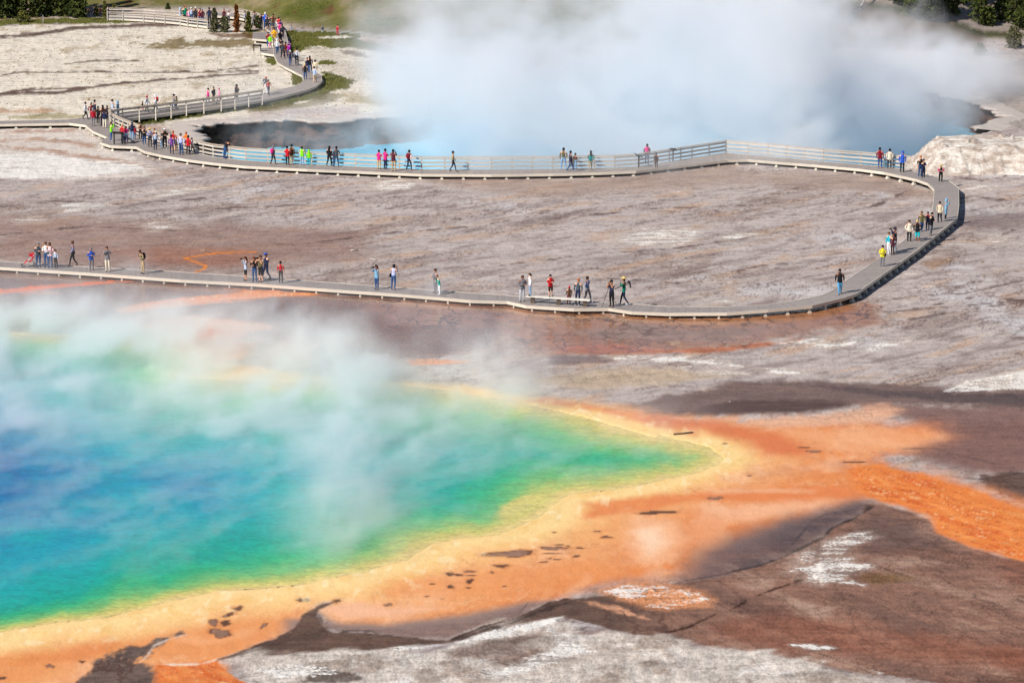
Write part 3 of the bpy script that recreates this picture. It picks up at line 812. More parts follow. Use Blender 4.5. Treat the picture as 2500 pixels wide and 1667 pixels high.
def grid_mesh(name, X, Y, Zc, keep=None, mat=None, attrs=()):
    idx = np.arange(NR * NC).reshape(NR, NC)
    q = np.stack([idx[:-1, :-1], idx[:-1, 1:], idx[1:, 1:], idx[1:, :-1]], -1).reshape(-1, 4)
    if keep is not None:
        q = q[keep[q].all(1)]
        used, inv = np.unique(q, return_inverse=True)
        q = inv.reshape(-1, 4)
        X, Y, Zc = X[used], Y[used], (Zc[used] if hasattr(Zc, '__len__') else np.full(len(used), Zc))
        attrs = [(n, a[used]) for n, a in attrs]
    me = bpy.data.meshes.new(name)
    me.vertices.add(len(X))
    me.vertices.foreach_set("co", np.stack([X, Y, Zc], -1).astype(np.float32).ravel())
    me.loops.add(len(q) * 4)
    me.loops.foreach_set("vertex_index", q.astype(np.int32).ravel())
    me.polygons.add(len(q))
    me.polygons.foreach_set("loop_start", np.arange(0, len(q) * 4, 4, dtype=np.int32))
    me.polygons.foreach_set("use_smooth", np.ones(len(q), bool))
    me.update(calc_edges=True)
    for n, a in attrs:
        at_ = me.attributes.new(n, 'FLOAT_COLOR', 'POINT')
        at_.data.foreach_set("color", a.astype(np.float32).ravel())
    me.materials.append(mat)
    return link(name, me)

MAT_GROUND = ground_material()
C = np.clip(C, 0, 1) ** (1.16 - 0.12 * om * far)[:, None]
rgba = np.concatenate([C, DET[:, None]], 1)
ground = grid_mesh("ground", GX, GY, GZ, None, MAT_GROUND, [("Col", rgba), ("Mask", np.clip(M, 0, 1))])
ground["kind"] = "structure"

# ------------------------------------------------------------------ water
def water_material(name, rough, ripple):
    m, t, b = new_mat(name)
    col = t.new("ShaderNodeAttribute", attribute_name="Col")
    vec = t.coord((1.0, 2.2, 1))
    n1 = t.noise(vec, 0.9, 4, 0.6)
    n2 = t.noise(vec, 3.2, 4, 0.7)
    f = t.math('ADD', t.ramp(n1, 0.3, 0.7, 0.84, 1.08), t.ramp(n2, 0.3, 0.7, -0.22, 0.22))  # light and dark of the ripples mixed into the water colour
    t.set(b.inputs['Base Color'], t.mix(1.0, col.outputs['Color'], f, 'MULTIPLY'))
    b.inputs['Roughness'].default_value = rough
    b.inputs['IOR'].default_value = 1.33
    b.inputs['Specular IOR Level'].default_value = 0.12
    bp = t.new("ShaderNodeBump")
    bp.inputs['Strength'].default_value = ripple
    bp.inputs['Distance'].default_value = 0.10
    t.set(bp.inputs['Height'], n2)
    t.l.new(bp.outputs[0], b.inputs['Normal'])
    return m

pd = POOL_D * np.interp(U, [0, 400, 900, 1400], [1.45, 1.0, .85, .76]) * (1 + 0.35 * N_FLOW) + 16 * N_MID + 8 * N_FINE + 26 * N_BIG * smooth(20, 120, POOL_D)
pd = np.where(SHELF > -20, pd - smooth(-20, 10, SHELF) * np.clip(pd - 30, 0, 60), pd)
_k = [-20, 8, 30, 60, 100, 160, 260, 400, 600, 820, 1150]
_c = [(236, 202, 136), (230, 202, 128), (212, 198, 110), (172, 192, 104), (112, 184, 108), (50, 176, 120), (0, 164, 144), (0, 164, 162), (0, 158, 172), (0, 140, 172), (0, 106, 162)]
_cl = np.array([S(*q) for q in _c])
wcol = np.stack([np.interp(pd, _k, _cl[:, i])  for i in range(3)] + [np.ones(len(pd))], -1)
pool = grid_mesh("spring_water", GX, GY, np.full(len(GX), -0.012), POOL_D > -3, water_material("spring_water", 0.16, 0.25), [("Col", wcol)])
pool["kind"] = "structure"
cd = CRAT_D
ccol = np.stack([np.interp(N_MID, [-.5, .5], [S(96, 186, 220)[i], S(136, 212, 234)[i]]) for i in range(3)] + [np.ones(len(pd))], -1)
crater_water = grid_mesh("crater_water", GX, GY, np.full(len(GX), -2.3), CRAT_D > -30, water_material("crater_water", 0.2, 0.2), [("Col", ccol)])
crater_water["kind"] = "structure"
# ------------------------------------------------------------------ boardwalks
def wood_mat(name, rgb, var=0.16, rough=0.75):
    m, t, b = new_mat(name)
    oi = t.new("ShaderNodeObjectInfo")
    at_ = t.new("ShaderNodeAttribute", attribute_name="Tone")
    n = t.noise(t.coord((1, 1, 1)), 3.0, 4, 0.65)
    f = t.math('ADD', t.ramp(n, 0.25, 0.75, 1 - var, 1 + var), t.math('MULTIPLY', t.math('SUBTRACT', oi.outputs['Random'], 0.5), 0.22))
    f = t.math('ADD', f, t.math('MULTIPLY', t.math('SUBTRACT', at_.outputs['Fac'], 0.0), 0.30))
    t.set(b.inputs['Base Color'], t.mix(1.0, (*rgb, 1), f, 'MULTIPLY'))
    b.inputs['Roughness'].default_value = rough
    b.inputs['Specular IOR Level'].default_value = 0.35
    return m

MAT_DECK = wood_mat("weathered_decking", S(160, 149, 142), 0.10, 0.55)
MAT_EDGE = wood_mat("pale_edge_board", S(206, 196, 180), 0.12)
MAT_POST = wood_mat("pale_post", S(208, 200, 184), 0.14)
MAT_RAIL = wood_mat("grey_rail", S(190, 180, 168), 0.16)
MAT_CAP = wood_mat("tan_rail_cap", S(192, 174, 154), 0.14)
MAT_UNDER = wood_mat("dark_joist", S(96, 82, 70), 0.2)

def lerp2(a, b, t):
    return (a[0] + (b[0] - a[0]) * t, a[1] + (b[1] - a[1]) * t)

def pairs(text):
    q = Z(text)
    return [(q[i], q[i + 1]) for i in range(0, len(q), 2)]

def box_mesh(name, sx, sy, sz, mat, taper=1.0):
    mb = MB()
    x, y = sx / 2, sy / 2
    mb.hexa([(-x, -y, 0), (x, -y, 0), (x, y, 0), (-x, y, 0), (-x * taper, -y * taper, sz), (x * taper, -y * taper, sz), (x * taper, y * taper, sz), (-x * taper, y * taper, sz)])
    return mb.mesh(name, (mat,))

_unit = {}
def bar(name, a, b, w, h, mat, parent, off=0.0):
    """a straight board from a to b as an object of its own; boards share one unit mesh per material"""
    key = mat.name
    if key not in _unit:
        mb = MB()
        mb.box(0, 1, -0.5, 0.5, -0.5, 0.5)
        _unit[key] = mb.mesh("board", (mat,))
    a, b = Vector(a), Vector(b)
    d = b - a
    o = link(name, _unit[key], parent)
    x = d.normalized()
    y = Vector((0, 0, 1)).cross(x)
    if y.length < 1e-4:
        y = Vector((0, 1, 0))
    y.normalize()
    z = x.cross(y)
    m = Matrix((x * d.length, y * w, z * h)).transposed().to_4x4()
    m.translation = a
    o.matrix_basis = m
    return o

def post_with_footing(h):
    mb = MB()
    mb.box(-.06, .06, -.06, .06, 0.05, h)
    mb.hexa([(-.17, -.15, -.08), (.17, -.15, -.08), (.17, .15, -.08), (-.17, .15, -.08), (-.09, -.09, .12), (.09, -.09, .12), (.09, .09, .12), (-.09, .09, .12)])
    return mb.mesh("support_post", (MAT_POST,))

def boardwalk(label, stations, zdeck, rails=(), posts_near=True, posts_far=False, rail_h=1.02, plank=0.15, step=1.75, post_h=None):
    """stations: (near edge, far edge) pixel pairs read at deck height. rails: (first, last, side, brace)"""
    root = empty("boardwalk", at(*stations[0][0]))
    root.location.z = 0
    inv = Matrix.Translation(-root.location)
    tag(root, label, "boardwalk")
    zz = zdeck if hasattr(zdeck, '__len__') else [zdeck] * len(stations)
    near = [inv @ at(*s[0], z) for s, z in zip(stations, zz)]
    far = [inv @ at(*s[1], z) for s, z in zip(stations, zz)]
    # planks, thousands of narrow ones: one mesh
    vs, fs, tone = [], [], []
    for i in range(len(near) - 1):
        n0, n1, f0, f1 = near[i], near[i + 1], far[i], far[i + 1]
        ln = ((n1 - n0).length + (f1 - f0).length) / 2
        k = max(1, int(round(ln / plank)))
        g = 0.022
        for j in range(k):
            a, b = (j + g) / k, (j + 1 - g) / k
            q = [n0.lerp(n1, a), n0.lerp(n1, b), f0.lerp(f1, b), f0.lerp(f1, a)]
            base = len(vs)
            tn = random.gauss(0, 0.13)
            dz = random.uniform(-.004, .004)
            for p in q:
                vs.append((p.x, p.y, p.z - 0.05))
            for p in q:
                vs.append((p.x, p.y, p.z + dz))
            tone += [tn] * 8
            for w in ((0, 1, 2, 3), (7, 6, 5, 4), (0, 4, 5, 1), (1, 5, 6, 2), (2, 6, 7, 3), (3, 7, 4, 0)):
                fs.append(tuple(base + x for x in w))
    me = bpy.data.meshes.new("decking")
    me.from_pydata(vs, [], fs)
    at_ = me.attributes.new("Tone", 'FLOAT', 'POINT')
    at_.data.foreach_set("value", tone)
    me.materials.append(MAT_DECK)
    deck = link("decking", me, root)
    deck["kind"] = "stuff"
    # edge boards and joists, one per straight run
    for side, other in ((near, far), (far, near)):
        for i in range(len(side) - 1):
            a, b = side[i], side[i + 1]
            out = ((a - other[i]) + (b - other[i + 1]))
            out.z = 0
            out = out.normalized() * 0.035
            dz = Vector((0, 0, -0.085))
            bar("edge_board", a + out + dz, b + out + dz, 0.05, 0.21, MAT_EDGE, root)
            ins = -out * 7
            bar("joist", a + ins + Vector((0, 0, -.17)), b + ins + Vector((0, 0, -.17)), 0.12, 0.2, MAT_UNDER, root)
    # support posts on footings
    hz = post_h or (zz[0] - 0.06)
    pm = post_with_footing(hz)
    for use, side, other in ((posts_near, near, far), (posts_far, far, near)):
        if not use:
            continue
        carry = 0.4
        for i in range(len(side) - 1):
            a, b = side[i], side[i + 1]
            ln = (b - a).length
            out = (side[i] - other[i])
            out.z = 0
            out = out.normalized()
            x = carry
            while x < ln:
                p = a.lerp(b, x / ln) - out * 0.10
                o = link("support_post", pm, root)
                o.location = (p.x, p.y, p.z - 0.06 - hz)
                o.rotation_euler.z = math.atan2(b.y - a.y, b.x - a.x)
                x += step
            carry = x - ln
    for first, last, sd, brace in rails:
        side = near if sd == 'near' else far
        other = far if sd == 'near' else near
        rl = bpy.data.objects.new("railing", None)
        COL.objects.link(rl)
        rl.parent = root
        prev_last = None
        for i in range(first, last):
            a, b = side[i], side[i + 1]
            out = (a - other[i]) + (b - other[i + 1])
            out.z = 0
            out.normalize()
            d = (b - a).normalized()
            a2, b2 = a - d * 0.0 + out * 0.12, b + out * 0.12
            ln = (b2 - a2).length
            bar("top_rail", a2 + Vector((0, 0, rail_h + 0.02)), b2 + Vector((0, 0, rail_h + 0.02)), 0.17, 0.045, MAT_CAP, rl)
            for hh in (rail_h - 0.13, rail_h - 0.45, rail_h - 0.77):
                bar("rail", a2 + out * -0.09 + Vector((0, 0, hh)), b2 + out * -0.09 + Vector((0, 0, hh)), 0.04, 0.15, MAT_RAIL, rl)
            k = max(1, int(round(ln / 1.8)))
            for j in range(k + (1 if i == last - 1 else 0)):
                p = a2.lerp(b2, j / k)
                bar("post", p + Vector((0, 0, -0.3)), p + Vector((0, 0, rail_h - 0.004)), 0.10, 0.10, MAT_RAIL, rl)
                if brace:
                    bar("brace", p + out * 0.05 + Vector((0, 0, rail_h - 0.25)), p + out * 0.62 + Vector((0, 0, -0.22)), 0.08, 0.08, MAT_EDGE, rl)
                    bar("brace_foot", p + out * 0.05 + Vector((0, 0, -0.25)), p + out * 0.72 + Vector((0, 0, -0.25)), 0.12, 0.08, MAT_EDGE, rl)
    return root

NEAR_RUN = pairs('S -170,640 -170,628 0,652.5 0,638.5 209,666 209,652 440,683 440,664.5 625,693 625,677 764,703.5 764,687 979,718.5 979,703 1150,733 1150,715.5 '
                 '1238,735.5 1238,721.5 1285,746 1290,726 1402,753.5 1440,736 1485,752.5 1500,740 1544,761 1560,743.5 1632,764.5 1632,749 1775,763.5 1775,750 1875,756 1875,744 '
                 '1982,746 1942,735 2060,727 2008,721.5 2087,717.5 2030,712 2150,673 2083,675 2234,614.5 2166,620 2314,550 2250,555 2336,531 2275,528 2340,500 2280,497 2339,459 2282,463 2314,440 2266,448 2280,431 2237,437.5')
boardwalk("long low boardwalk curving from the near left round the right-hand bend", NEAR_RUN, [0.36] * 14 + [.40, .44, .48, .52, .54] + [.56] * 8, post_h=.42, posts_near=True, step=1.62)

MID_RUN = pairs('S 2236.6,437.7 2279.5,431.2 2160,421 2210,413.5 2100,413 2145,406 1985,402.5 2009,395 1865,393 1875,382 1825,389.5 1825,377.5 1776,391 1773,373.5 1700,400 1690,386.5 1634,407.7 1634,395.5 '
                '1553,417.6 1560,407 1468,421.5 1500,411 1350,424.5 1350,413 1200,426.4 1200,414.4 1029,425.5 1029,414 860,418 868,407 750,413.5 761,402 600,406 600,392.5 520,398 520,383 458,390 472,373 401,380.5 400,357 '
                '354,370 345,337 333,358.8 312,324 269.4,356 300,319 245,348 290,315 265,337 278,309 227,320.6 266,301 209.5,306 264,288')
boardwalk("railed boardwalk along the steaming blue crater with a platform at its left end", MID_RUN, [.54, .48] + [0.42] * (len(MID_RUN) - 2), post_h=.38, rails=((1, 26, 'far', False),), posts_near=True, step=1.75)

SPUR = pairs('S -140,307 -140,298 0,303.8 0,296 169,301 169,292.5 209,305.8 209,288 262,289 255,284')
boardwalk("short boardwalk spur leaving the frame at the left across pale crust", SPUR, 0.42, posts_near=True, step=3.0)

RAMP = pairs('S 270,298 263,284 300,292 300,278 380,283 380,268.5 455,273 455,258.5 540,261.5 540,247 640,246 640,231.5 695.6,234 680,220 743.5,221.5 718,212 772,210 736,203 785.5,199 742,196 782.5,183 738.7,185 770,176 722,177 '
             '740,161 695,163 715,142 678,153 705,118 668.5,132 702,102 668,101 695.6,76.5 660,78 686,62 645,66 664,50 632,56 630,40 600,48 590,34 575,43 520,30 515,38')
boardwalk("winding boardwalk climbing from the ramp railing to the far hillside", RAMP, 0.45, rails=((0, 5, 'near', True), (17, 20, 'far', False)), posts_near=False)

for lab, poly in (("small square side deck off the upper boardwalk near the fenced bend", 'S 616,95 617,80 668,99.5 662,79'), ("little viewing deck with a low sign beside the upper boardwalk", 'S 638,129.5 636,118 670,134.5 669,117')):
    boardwalk(lab, pairs(poly), 0.44, posts_near=True, step=2.2)

# the fenced walk at the far upper left
FENCE = pairs('S 262,46 262,37 300,46.5 300,37 350,49 350,38 402,53 380,40 440,56.5 430,42 458,60 455,45.5 506,65 500,50 530,62 525,50')
boardwalk("distant fenced boardwalk in front of the grassy hill at upper left", FENCE, 0.3, rails=((0, 6, 'near', False), (0, 5, 'far', False)), rail_h=0.72, posts_near=False)
# ------------------------------------------------------------------ crater walls, rock bank, scabs, stones
def rock_material(name, a, b_, white=0.0, bump=0.6, scale=1.2):
    m, t, b = new_mat(name)
    vec = t.coord((1, 1, 2.6))
    n1 = t.noise(vec, scale, 6, 0.65)
    n2 = t.noise(vec, scale * 5, 4, 0.6)
    c = t.mix(t.ramp(n1, 0.38, 0.62), (*a, 1), (*b_, 1))
    c = t.mix(t.ramp(n2, 0.5, 0.7, 0, 0.5), c, (*[q * 0.55 for q in a], 1))
    if white:
        geo = t.new("ShaderNodeNewGeometry")
        sp = t.new("ShaderNodeSeparateXYZ")
        t.l.new(geo.outputs['Position'], sp.inputs[0])
        c = t.mix(t.math('MULTIPLY', t.ramp(t.math('ADD', sp.outputs[2], t.math('MULTIPLY', n2, 0.16)), -0.12, 0.10), white), c, (*S(204, 192, 182), 1))
    t.set(b.inputs['Base Color'], c)
    b.inputs['Roughness'].default_value = 0.9
    b.inputs['Specular IOR Level'].default_value = 0.1
    bp = t.new("ShaderNodeBump")
    bp.inputs['Strength'].default_value = bump
    bp.inputs['Distance'].default_value = 0.15
    t.set(bp.inputs['Height'], t.math('ADD', n1, t.math('MULTIPLY', n2, 0.4)))
    t.l.new(bp.outputs[0], b.inputs['Normal'])
    return m

MAT_WALL = rock_material("crater_rock", S(106, 78, 66), S(48, 36, 32), white=0.9, bump=1.0, scale=0.8)
MAT_BANK = rock_material("sinter_rock", S(222, 213, 202), S(172, 154, 140), bump=1.0, scale=0.8)

def resample(pts, step):
    out = []
    for i in range(len(pts) - 1):
        a, b = pts[i], pts[i + 1]
        k = max(1, int((b - a).length / step))
        out += [a.lerp(b, j / k) for j in range(k)]
    out.append(pts[-1])
    return out

rim = resample([ground_at0(u, v, 0) for u, v in [(480, 350), (466, 327)] + CRATER[:19]], 0.3)
for _ in range(3):
    rim = [rim[0]] + [(rim[i - 1] + rim[i] * 2 + rim[i + 1]) / 4 for i in range(1, len(rim) - 1)] + [rim[-1]]
prof = [(-1.6, 0.0), (-0.5, 0.05), (0.5, 0.07), (0.8, 0.02), (0.9, -0.12), (0.8, -0.3), (0.5, -0.5), (0.35, -0.8), (0.45, -1.1), (0.75, -1.35), (0.6, -1.6), (1.0, -1.9), (1.5, -2.15), (2.2, -2.4)]
cc = np.array([[p.x, p.y] for p in rim])
nw1 = fbm(cc[:, 0] / 2.2, cc[:, 1] / 2.2, 31, 4, 0.55)
wv, wf = [], []
arc = np.cumsum([0] + [(rim[i + 1] - rim[i]).length for i in range(len(rim) - 1)])
for k, (s, z) in enumerate(prof):
    nk = fbm(arc / 1.1, np.full(len(arc), z * 2.0 + k * .7), 37, 4, 0.6)
    for i, p in enumerate(rim):
        d = (rim[min(i + 1, len(rim) - 1)] - rim[max(i - 1, 0)]).normalized()
        inw = Vector((d.y, -d.x, 0))          # towards the water
        if s > 0.2:
            q = p + inw * (s + 0.9 * nw1[i] + 0.6 * nk[i])
        else:
            q = p + inw * s
        wv.append((q.x, q.y, z + (0.06 * nk[i] if -2 < z < -0.05 else 0.02 * nk[i])))
n = len(rim)
for k in range(len(prof) - 1):
    for i in range(n - 1):
        wf.append((k * n + i, k * n + i + 1, (k + 1) * n + i + 1, (k + 1) * n + i))
wall = obj_from("crater_wall", wv, wf, (MAT_WALL,), None, True)
wall["kind"] = "structure"

# pale terraced bank at the right end of the crater
bx = np.arange(32.6, 64.0, 0.14)
by = np.arange(289.6, 301.5, 0.16)
XX, YY = np.meshgrid(bx, by)
nb = fbm(XX / 3.0, YY / 2.0, 41, 5, 0.58)
nc = fbm(XX / 0.8, YY / 0.7, 47, 4, 0.6)
front = YY - (290.7 + 0.25 * np.sin(XX * .5) + 0.9 * nb)
left = XX - (33.5 + 0.8 * nb)
back = 300.0 + 0.12 * (XX - 36) - YY
e = np.minimum(np.minimum(front, left * 1.0), back * 1.4)
h = 1.8 * smooth(-0.2, 2.2, e + 0.25 * nb) + 0.10 * np.clip(e, 0, 6) * 0.5
ter = np.round(h * 4.0 + 1.2 * nb) / 4.0
h = 0.25 * h + 0.75 * ter + 0.10 * nb * smooth(0, .6, e) + 0.07 * nc * smooth(0, .6, e)
h = np.where(e < -0.1, -0.15, h)
ix = np.arange(XX.size).reshape(XX.shape)
fq = np.stack([ix[:-1, :-1], ix[:-1, 1:], ix[1:, 1:], ix[1:, :-1]], -1).reshape(-1, 4)
bank = obj_from("rock_bank", np.stack([XX.ravel(), YY.ravel(), h.ravel()], -1).tolist(), fq.tolist(), (MAT_BANK,), None, True)
bank["kind"] = "structure"

# loose stones and driftwood lying on the mats
MAT_STONE = surf("loose_stone", S(150, 128, 104), 0.9, 0.35, 8.0, bump=.5)
MAT_DRIFT = surf("driftwood", S(84, 62, 48), 0.9, 0.3, 6.0)
MAT_BLEACH = surf("bleached_wood", S(176, 168, 160), 0.9, 0.25, 6.0)
def stone(u, v, w, label):
    p = at(u, v)
    r = at(u + w / 2, v).x - p.x
    mb = MB()
    mb.ball((0, 0, r * .35), (r, r * .8, r * .7), 9, 6)
    rnd = random.Random(int(u))
    mb.v = [tuple(c * (1 + rnd.uniform(-.16, .16)) for c in q) for q in mb.v]
    o = mb.build("stone", (MAT_STONE,), None)
    o.location = p
    o.rotation_euler.z = rnd.uniform(0, 6)
    tag(o, label, "stone", "loose stones on the flats")
stone(2317, 637, 10, "larger brown stone on the wet flat right of the boardwalk bend")
stone(2398, 641, 7, "small pale stone farther right of the larger brown stone")
stone(2402, 677, 7, "small dark stone below the pale stone right of the boardwalk")
stone(2100, 478, 5, "tiny stone on the flat inside the bend of the boardwalk")
stone(499, 613, 8, "dark stone above the orange zigzag trickle behind the near boardwalk")
stone(216, 246, 9, "dark boulder on the pale shelf above the crowded junction")
stone(782, 104, 6, "white stone on the meadow right of the upper boardwalk")

def stick(pts, r, mat, label, name="driftwood_log"):
    ps = [at(*q[:2]) + Vector((0, 0, q[2] if len(q) > 2 else r)) for q in pts]
    root = ps[0].copy()
    mb = MB()
    k = len(ps)
    mb.tube([p - root for p in ps], [r * (1 - 0.5 * i / k) for i in range(k)], 7)
    o = mb.build(name, (mat,), None, True)
    o.location = root
    tag(o, label, "log")
    return o
stick([(1645, 1062), (1668, 1060), (1692, 1057)], 0.06, MAT_DRIFT, "thin dark log lying on the orange mat above the pool tip")
stick([(856, 614), (865, 613), (873, 612.5)], 0.07, MAT_BLEACH, "short grey log on the flat behind the near boardwalk")
stick([(904, 634), (912, 636), (918, 637)], 0.07, MAT_BLEACH, "short white log on the flat behind two standing photographers")
stick([(2060, 50, .3), (2072, 42, .5), (2084, 34, .55), (2095, 30, .5), (2105, 27, .4)], 0.22, MAT_DRIFT, "big fallen grey trunk on the bank right of the steam", "fallen_log")
stick([(2098, 30, .3), (2108, 18, .6), (2118, 8, .8), (2128, -2, 1.0)], 0.10, MAT_BLEACH, "leaning bare limb beside the big fallen trunk", "fallen_branch")
stick([(2094, 178), (2103, 176), (2112, 174)], 0.05, MAT_DRIFT, "forked twig on the white bank below the dark meadow", "fallen_branch")
stick([(2144, 86), (2152, 84.5), (2160, 86)], 0.06, MAT_BLEACH, "small bleached branch on the dark meadow bank", "fallen_branch")
# ------------------------------------------------------------------ trees, shrubs and grass
def leaf_mat(name, a, b_):
    m, t, b = new_mat(name)
    at_ = t.new("ShaderNodeAttribute", attribute_name="Tone")
    c = t.mix(at_.outputs['Fac'], (*a, 1), (*b_, 1))
    t.set(b.inputs['Base Color'], c)
    b.inputs['Roughness'].default_value = 0.8
    b.inputs['Specular IOR Level'].default_value = 0.15
    return m
MAT_NEEDLE = leaf_mat("conifer_needles", S(46, 58, 24), S(92, 96, 44))
MAT_SHRUB = leaf_mat("shrub_leaves", S(70, 76, 36), S(126, 120, 60))
MAT_GREY = leaf_mat("greyish_needles", S(74, 76, 54), S(120, 116, 80))
MAT_RUST = leaf_mat("rusty_needles", S(104, 60, 26), S(150, 92, 44))
MAT_BARK = surf("conifer_bark", S(70, 58, 50), 0.9, 0.3, 8.0)
MAT_BLADE = leaf_mat("grass_blades", S(86, 80, 48), S(150, 134, 92))
MAT_MEADOW = leaf_mat("meadow_blades", S(78, 86, 36), S(128, 122, 66))

def crown_mesh(name, mat, height, radius, base, n, seed, shape, size):
    """thousands of small needle sprays spread through the crown on drooping whorls"""
    rs = np.random.RandomState(seed)
    t = rs.rand(n) ** 0.85
    if shape == 'cone':
        rmax = radius * (1 - t) ** 0.85 + 0.04
        whorl = 0.72 + 0.28 * np.sin(t * height * 7.0 + seed)
        rmax = rmax * whorl
    else:
        rmax = radius * np.sqrt(np.clip(1 - (2 * t - 0.9) ** 2 / 1.3, 0.02, 1))
    a = rs.rand(n) * 2 * np.pi
    lob = 0.75 + 0.25 * np.sin(a * 3 + seed) * np.sin(t * 9 + seed * 2) + 0.15 * np.sin(a * 7 + t * 20)
    r = rmax * lob * rs.rand(n) ** 0.45
    c = np.stack([np.cos(a) * r, np.sin(a) * r, base + t * (height - base) - 0.22 * r], -1)
    out = np.stack([np.cos(a), np.sin(a), np.full(n, -0.25) + 0.5 * rs.randn(n)], -1)
    out += 0.5 * rs.randn(n, 3)
    out /= np.linalg.norm(out, axis=1)[:, None]
    sd = np.cross(out, rs.randn(n, 3))
    sd /= np.linalg.norm(sd, axis=1)[:, None] + 1e-6
    s = size * (0.6 + 0.8 * rs.rand(n))[:, None]
    v = np.stack([c - sd * s * 0.28, c + sd * s * 0.28, c + out * s * 1.1, c + out * s * .5 + sd * s * .5], 1).reshape(-1, 3)
    f = np.arange(n * 4).reshape(-1, 4)[:, [0, 1, 3, 2]]
    me = bpy.data.meshes.new(name)
    me.from_pydata(v.tolist(), [], f.tolist())
    tone = np.clip(0.35 + 0.35 * rs.randn(n) + 0.25 * np.sin(a * 2 + t * 11), 0, 1)
    at_ = me.attributes.new("Tone", 'FLOAT', 'POINT')
    at_.data.foreach_set("value", np.repeat(tone, 4).astype(np.float32))
    me.materials.append(mat)
    return me

def conifer(u, v, h, r, label, mat=None, shape='cone', n=1800, seed=0, name="conifer", cat="tree", base=0.25, size=0.3, group=None):
    p = at(u, v)
    root = empty(name, p, seed * 1.3)
    tag(root, label, cat, group)
    cr = link("crown", crown_mesh("crown", mat or MAT_NEEDLE, h, r, base, n, seed + 3, shape, size), root)
    mb = MB()
    top = h * (0.95 if shape == 'cone' else 0.6)
    mb.tube([(0, 0, -0.2), (0.03, 0, h * .3), (-.02, .02, h * .6), (0, 0, top)], [0.035 * h ** .8 + .02, 0.028 * h ** .8 + .02, 0.018 * h ** .8 + .01, 0.01], 7)
    rnd = random.Random(seed)
    for k in range(10):
        zb = h * rnd.uniform(.08, .8)
        a = rnd.uniform(0, 6.28)
        rr = r * (1 - zb / h) * .8 + .1
        mb.tube([(0, 0, zb), (math.cos(a) * rr * .6, math.sin(a) * rr * .6, zb - .05), (math.cos(a) * rr, math.sin(a) * rr, zb - .2 * rr)], [.03, .02, .008], 5)
    mb.build("trunk", (MAT_BARK,), root, True)
    return root

for i, (u, v, h, r, lab) in enumerate((
        (4, 44, 7.5, 1.9, "dark conifer cut by the left edge of the frame"), (48, 42, 8.5, 1.8, "tall dark conifer second from the left edge behind the round bush"), (92, 41, 8.0, 1.7, "dark conifer behind the bare snag"),
        (128, 38, 9.0, 1.8, "dark conifer third from the right in the upper left stand"), (160, 40, 8.0, 1.6, "dark conifer next to the sunlit one in the upper left stand"), (192, 43, 7.0, 1.55, "sunlit green conifer at the right end of the upper left stand"))):
    conifer(u, v, h, r, lab, n=2600, seed=i + 1, group="conifers in the upper left stand", base=0.15, size=0.34)
conifer(25, 38, 8, 1.8, "shaded conifer tucked behind the leftmost pair", n=2000, seed=31, group="conifers in the upper left stand", base=.1, size=.34)
conifer(57, 57, 1.35, .85, "round green bush in front of the dark conifers", MAT_SHRUB, 'round', 900, 11, "bush", "bush", 0.0, .16)
conifer(256, 42, 1.75, .5, "young conifer left of the far fence", MAT_SHRUB, 'cone', 600, 12, "young_conifer", "tree", 0.05, .15)
conifer(279, 43, 1.45, .38, "slim young conifer touching the far fence", MAT_SHRUB, 'cone', 500, 13, "young_conifer", "tree", 0.05, .14)
conifer(236, 41, 1.1, .5, "low young conifer beside the shaded walkers", MAT_SHRUB, 'cone', 500, 14, "young_conifer", "tree", 0.05, .14)
conifer(410, 30, 0.95, .5, "small lone conifer behind the far fence", MAT_NEEDLE, 'cone', 450, 15, "young_conifer", "tree", 0.0, .14)
conifer(524, 79, 2.5, .78, "greyish young conifer at the end of the far fence", MAT_GREY, 'cone', 1100, 16, "young_conifer", "tree", 0.05, .17)
conifer(548, 79, 1.7, .6, "low grey bush between the greyish and the rusty conifer", MAT_GREY, 'round', 800, 17, "bush", "bush", 0.0, .16)
conifer(578, 79, 2.9, .55, "rusty brown dying conifer beside the upper boardwalk", MAT_RUST, 'cone', 900, 18, "young_conifer", "tree", 0.05, .17)
conifer(607, 78, 2.1, .62, "green young conifer right of the rusty one", MAT_SHRUB, 'cone', 900, 19, "young_conifer", "tree", 0.05, .17)
conifer(632, 70, 1.4, .5, "small green conifer against the fence of the upper boardwalk", MAT_NEEDLE, 'round', 600, 20, "bush", "bush", 0.0, .15)
for i, (u, v, h, r, lab) in enumerate(((2243, 48, 8.5, 1.9, "conifer above the path, left one at the upper right"), (2300, 36, 9, 2.0, "conifer above the path, next to the left one at the upper right"), (2392, 58, 9, 1.6, "conifer with a dark trunk right of the dirt path fork"), (2478, 58, 9.5, 1.9, "conifer at the upper right corner"),
                                       (2195, 12, 6, 1.3, "conifer half hidden at the top edge near the fallen trunk"), (2350, 10, 6, 1.3, "conifer at the top edge beyond the path fork"))):
    conifer(u, v, h, r, lab, n=2000, seed=i + 41, group="conifers at the upper right", base=0.35, size=.3)
for i, (u, v, h, r, lab) in enumerate(((2225, 40, 2.4, 1.1, "low dark shrub left of the upper right conifers"), (2270, 46, 2.2, 1.2, "low dark shrub under the first upper right conifer"), (2322, 30, 2.6, 1.2, "low dark shrub between the upper right conifers and the path fork"),
                                       (2412, 62, 2.0, 1.0, "low dark shrub at the foot of the dark-trunked conifer"), (2446, 48, 2.2, 1.1, "low dark shrub between the two rightmost conifers"), (2496, 70, 2.4, 1.2, "low dark shrub at the right edge below the corner conifer"))):
    conifer(u, v, h, r, lab, MAT_NEEDLE, 'round', 900, i + 61, "shrub", "shrub", 0.0, .24, "dark shrubs at the upper right")
conifer(2392, 136, 1.3, .7, "yellow-green bush at the top of the white bank", MAT_SHRUB, 'round', 800, 51, "bush", "bush", 0.0, .15)
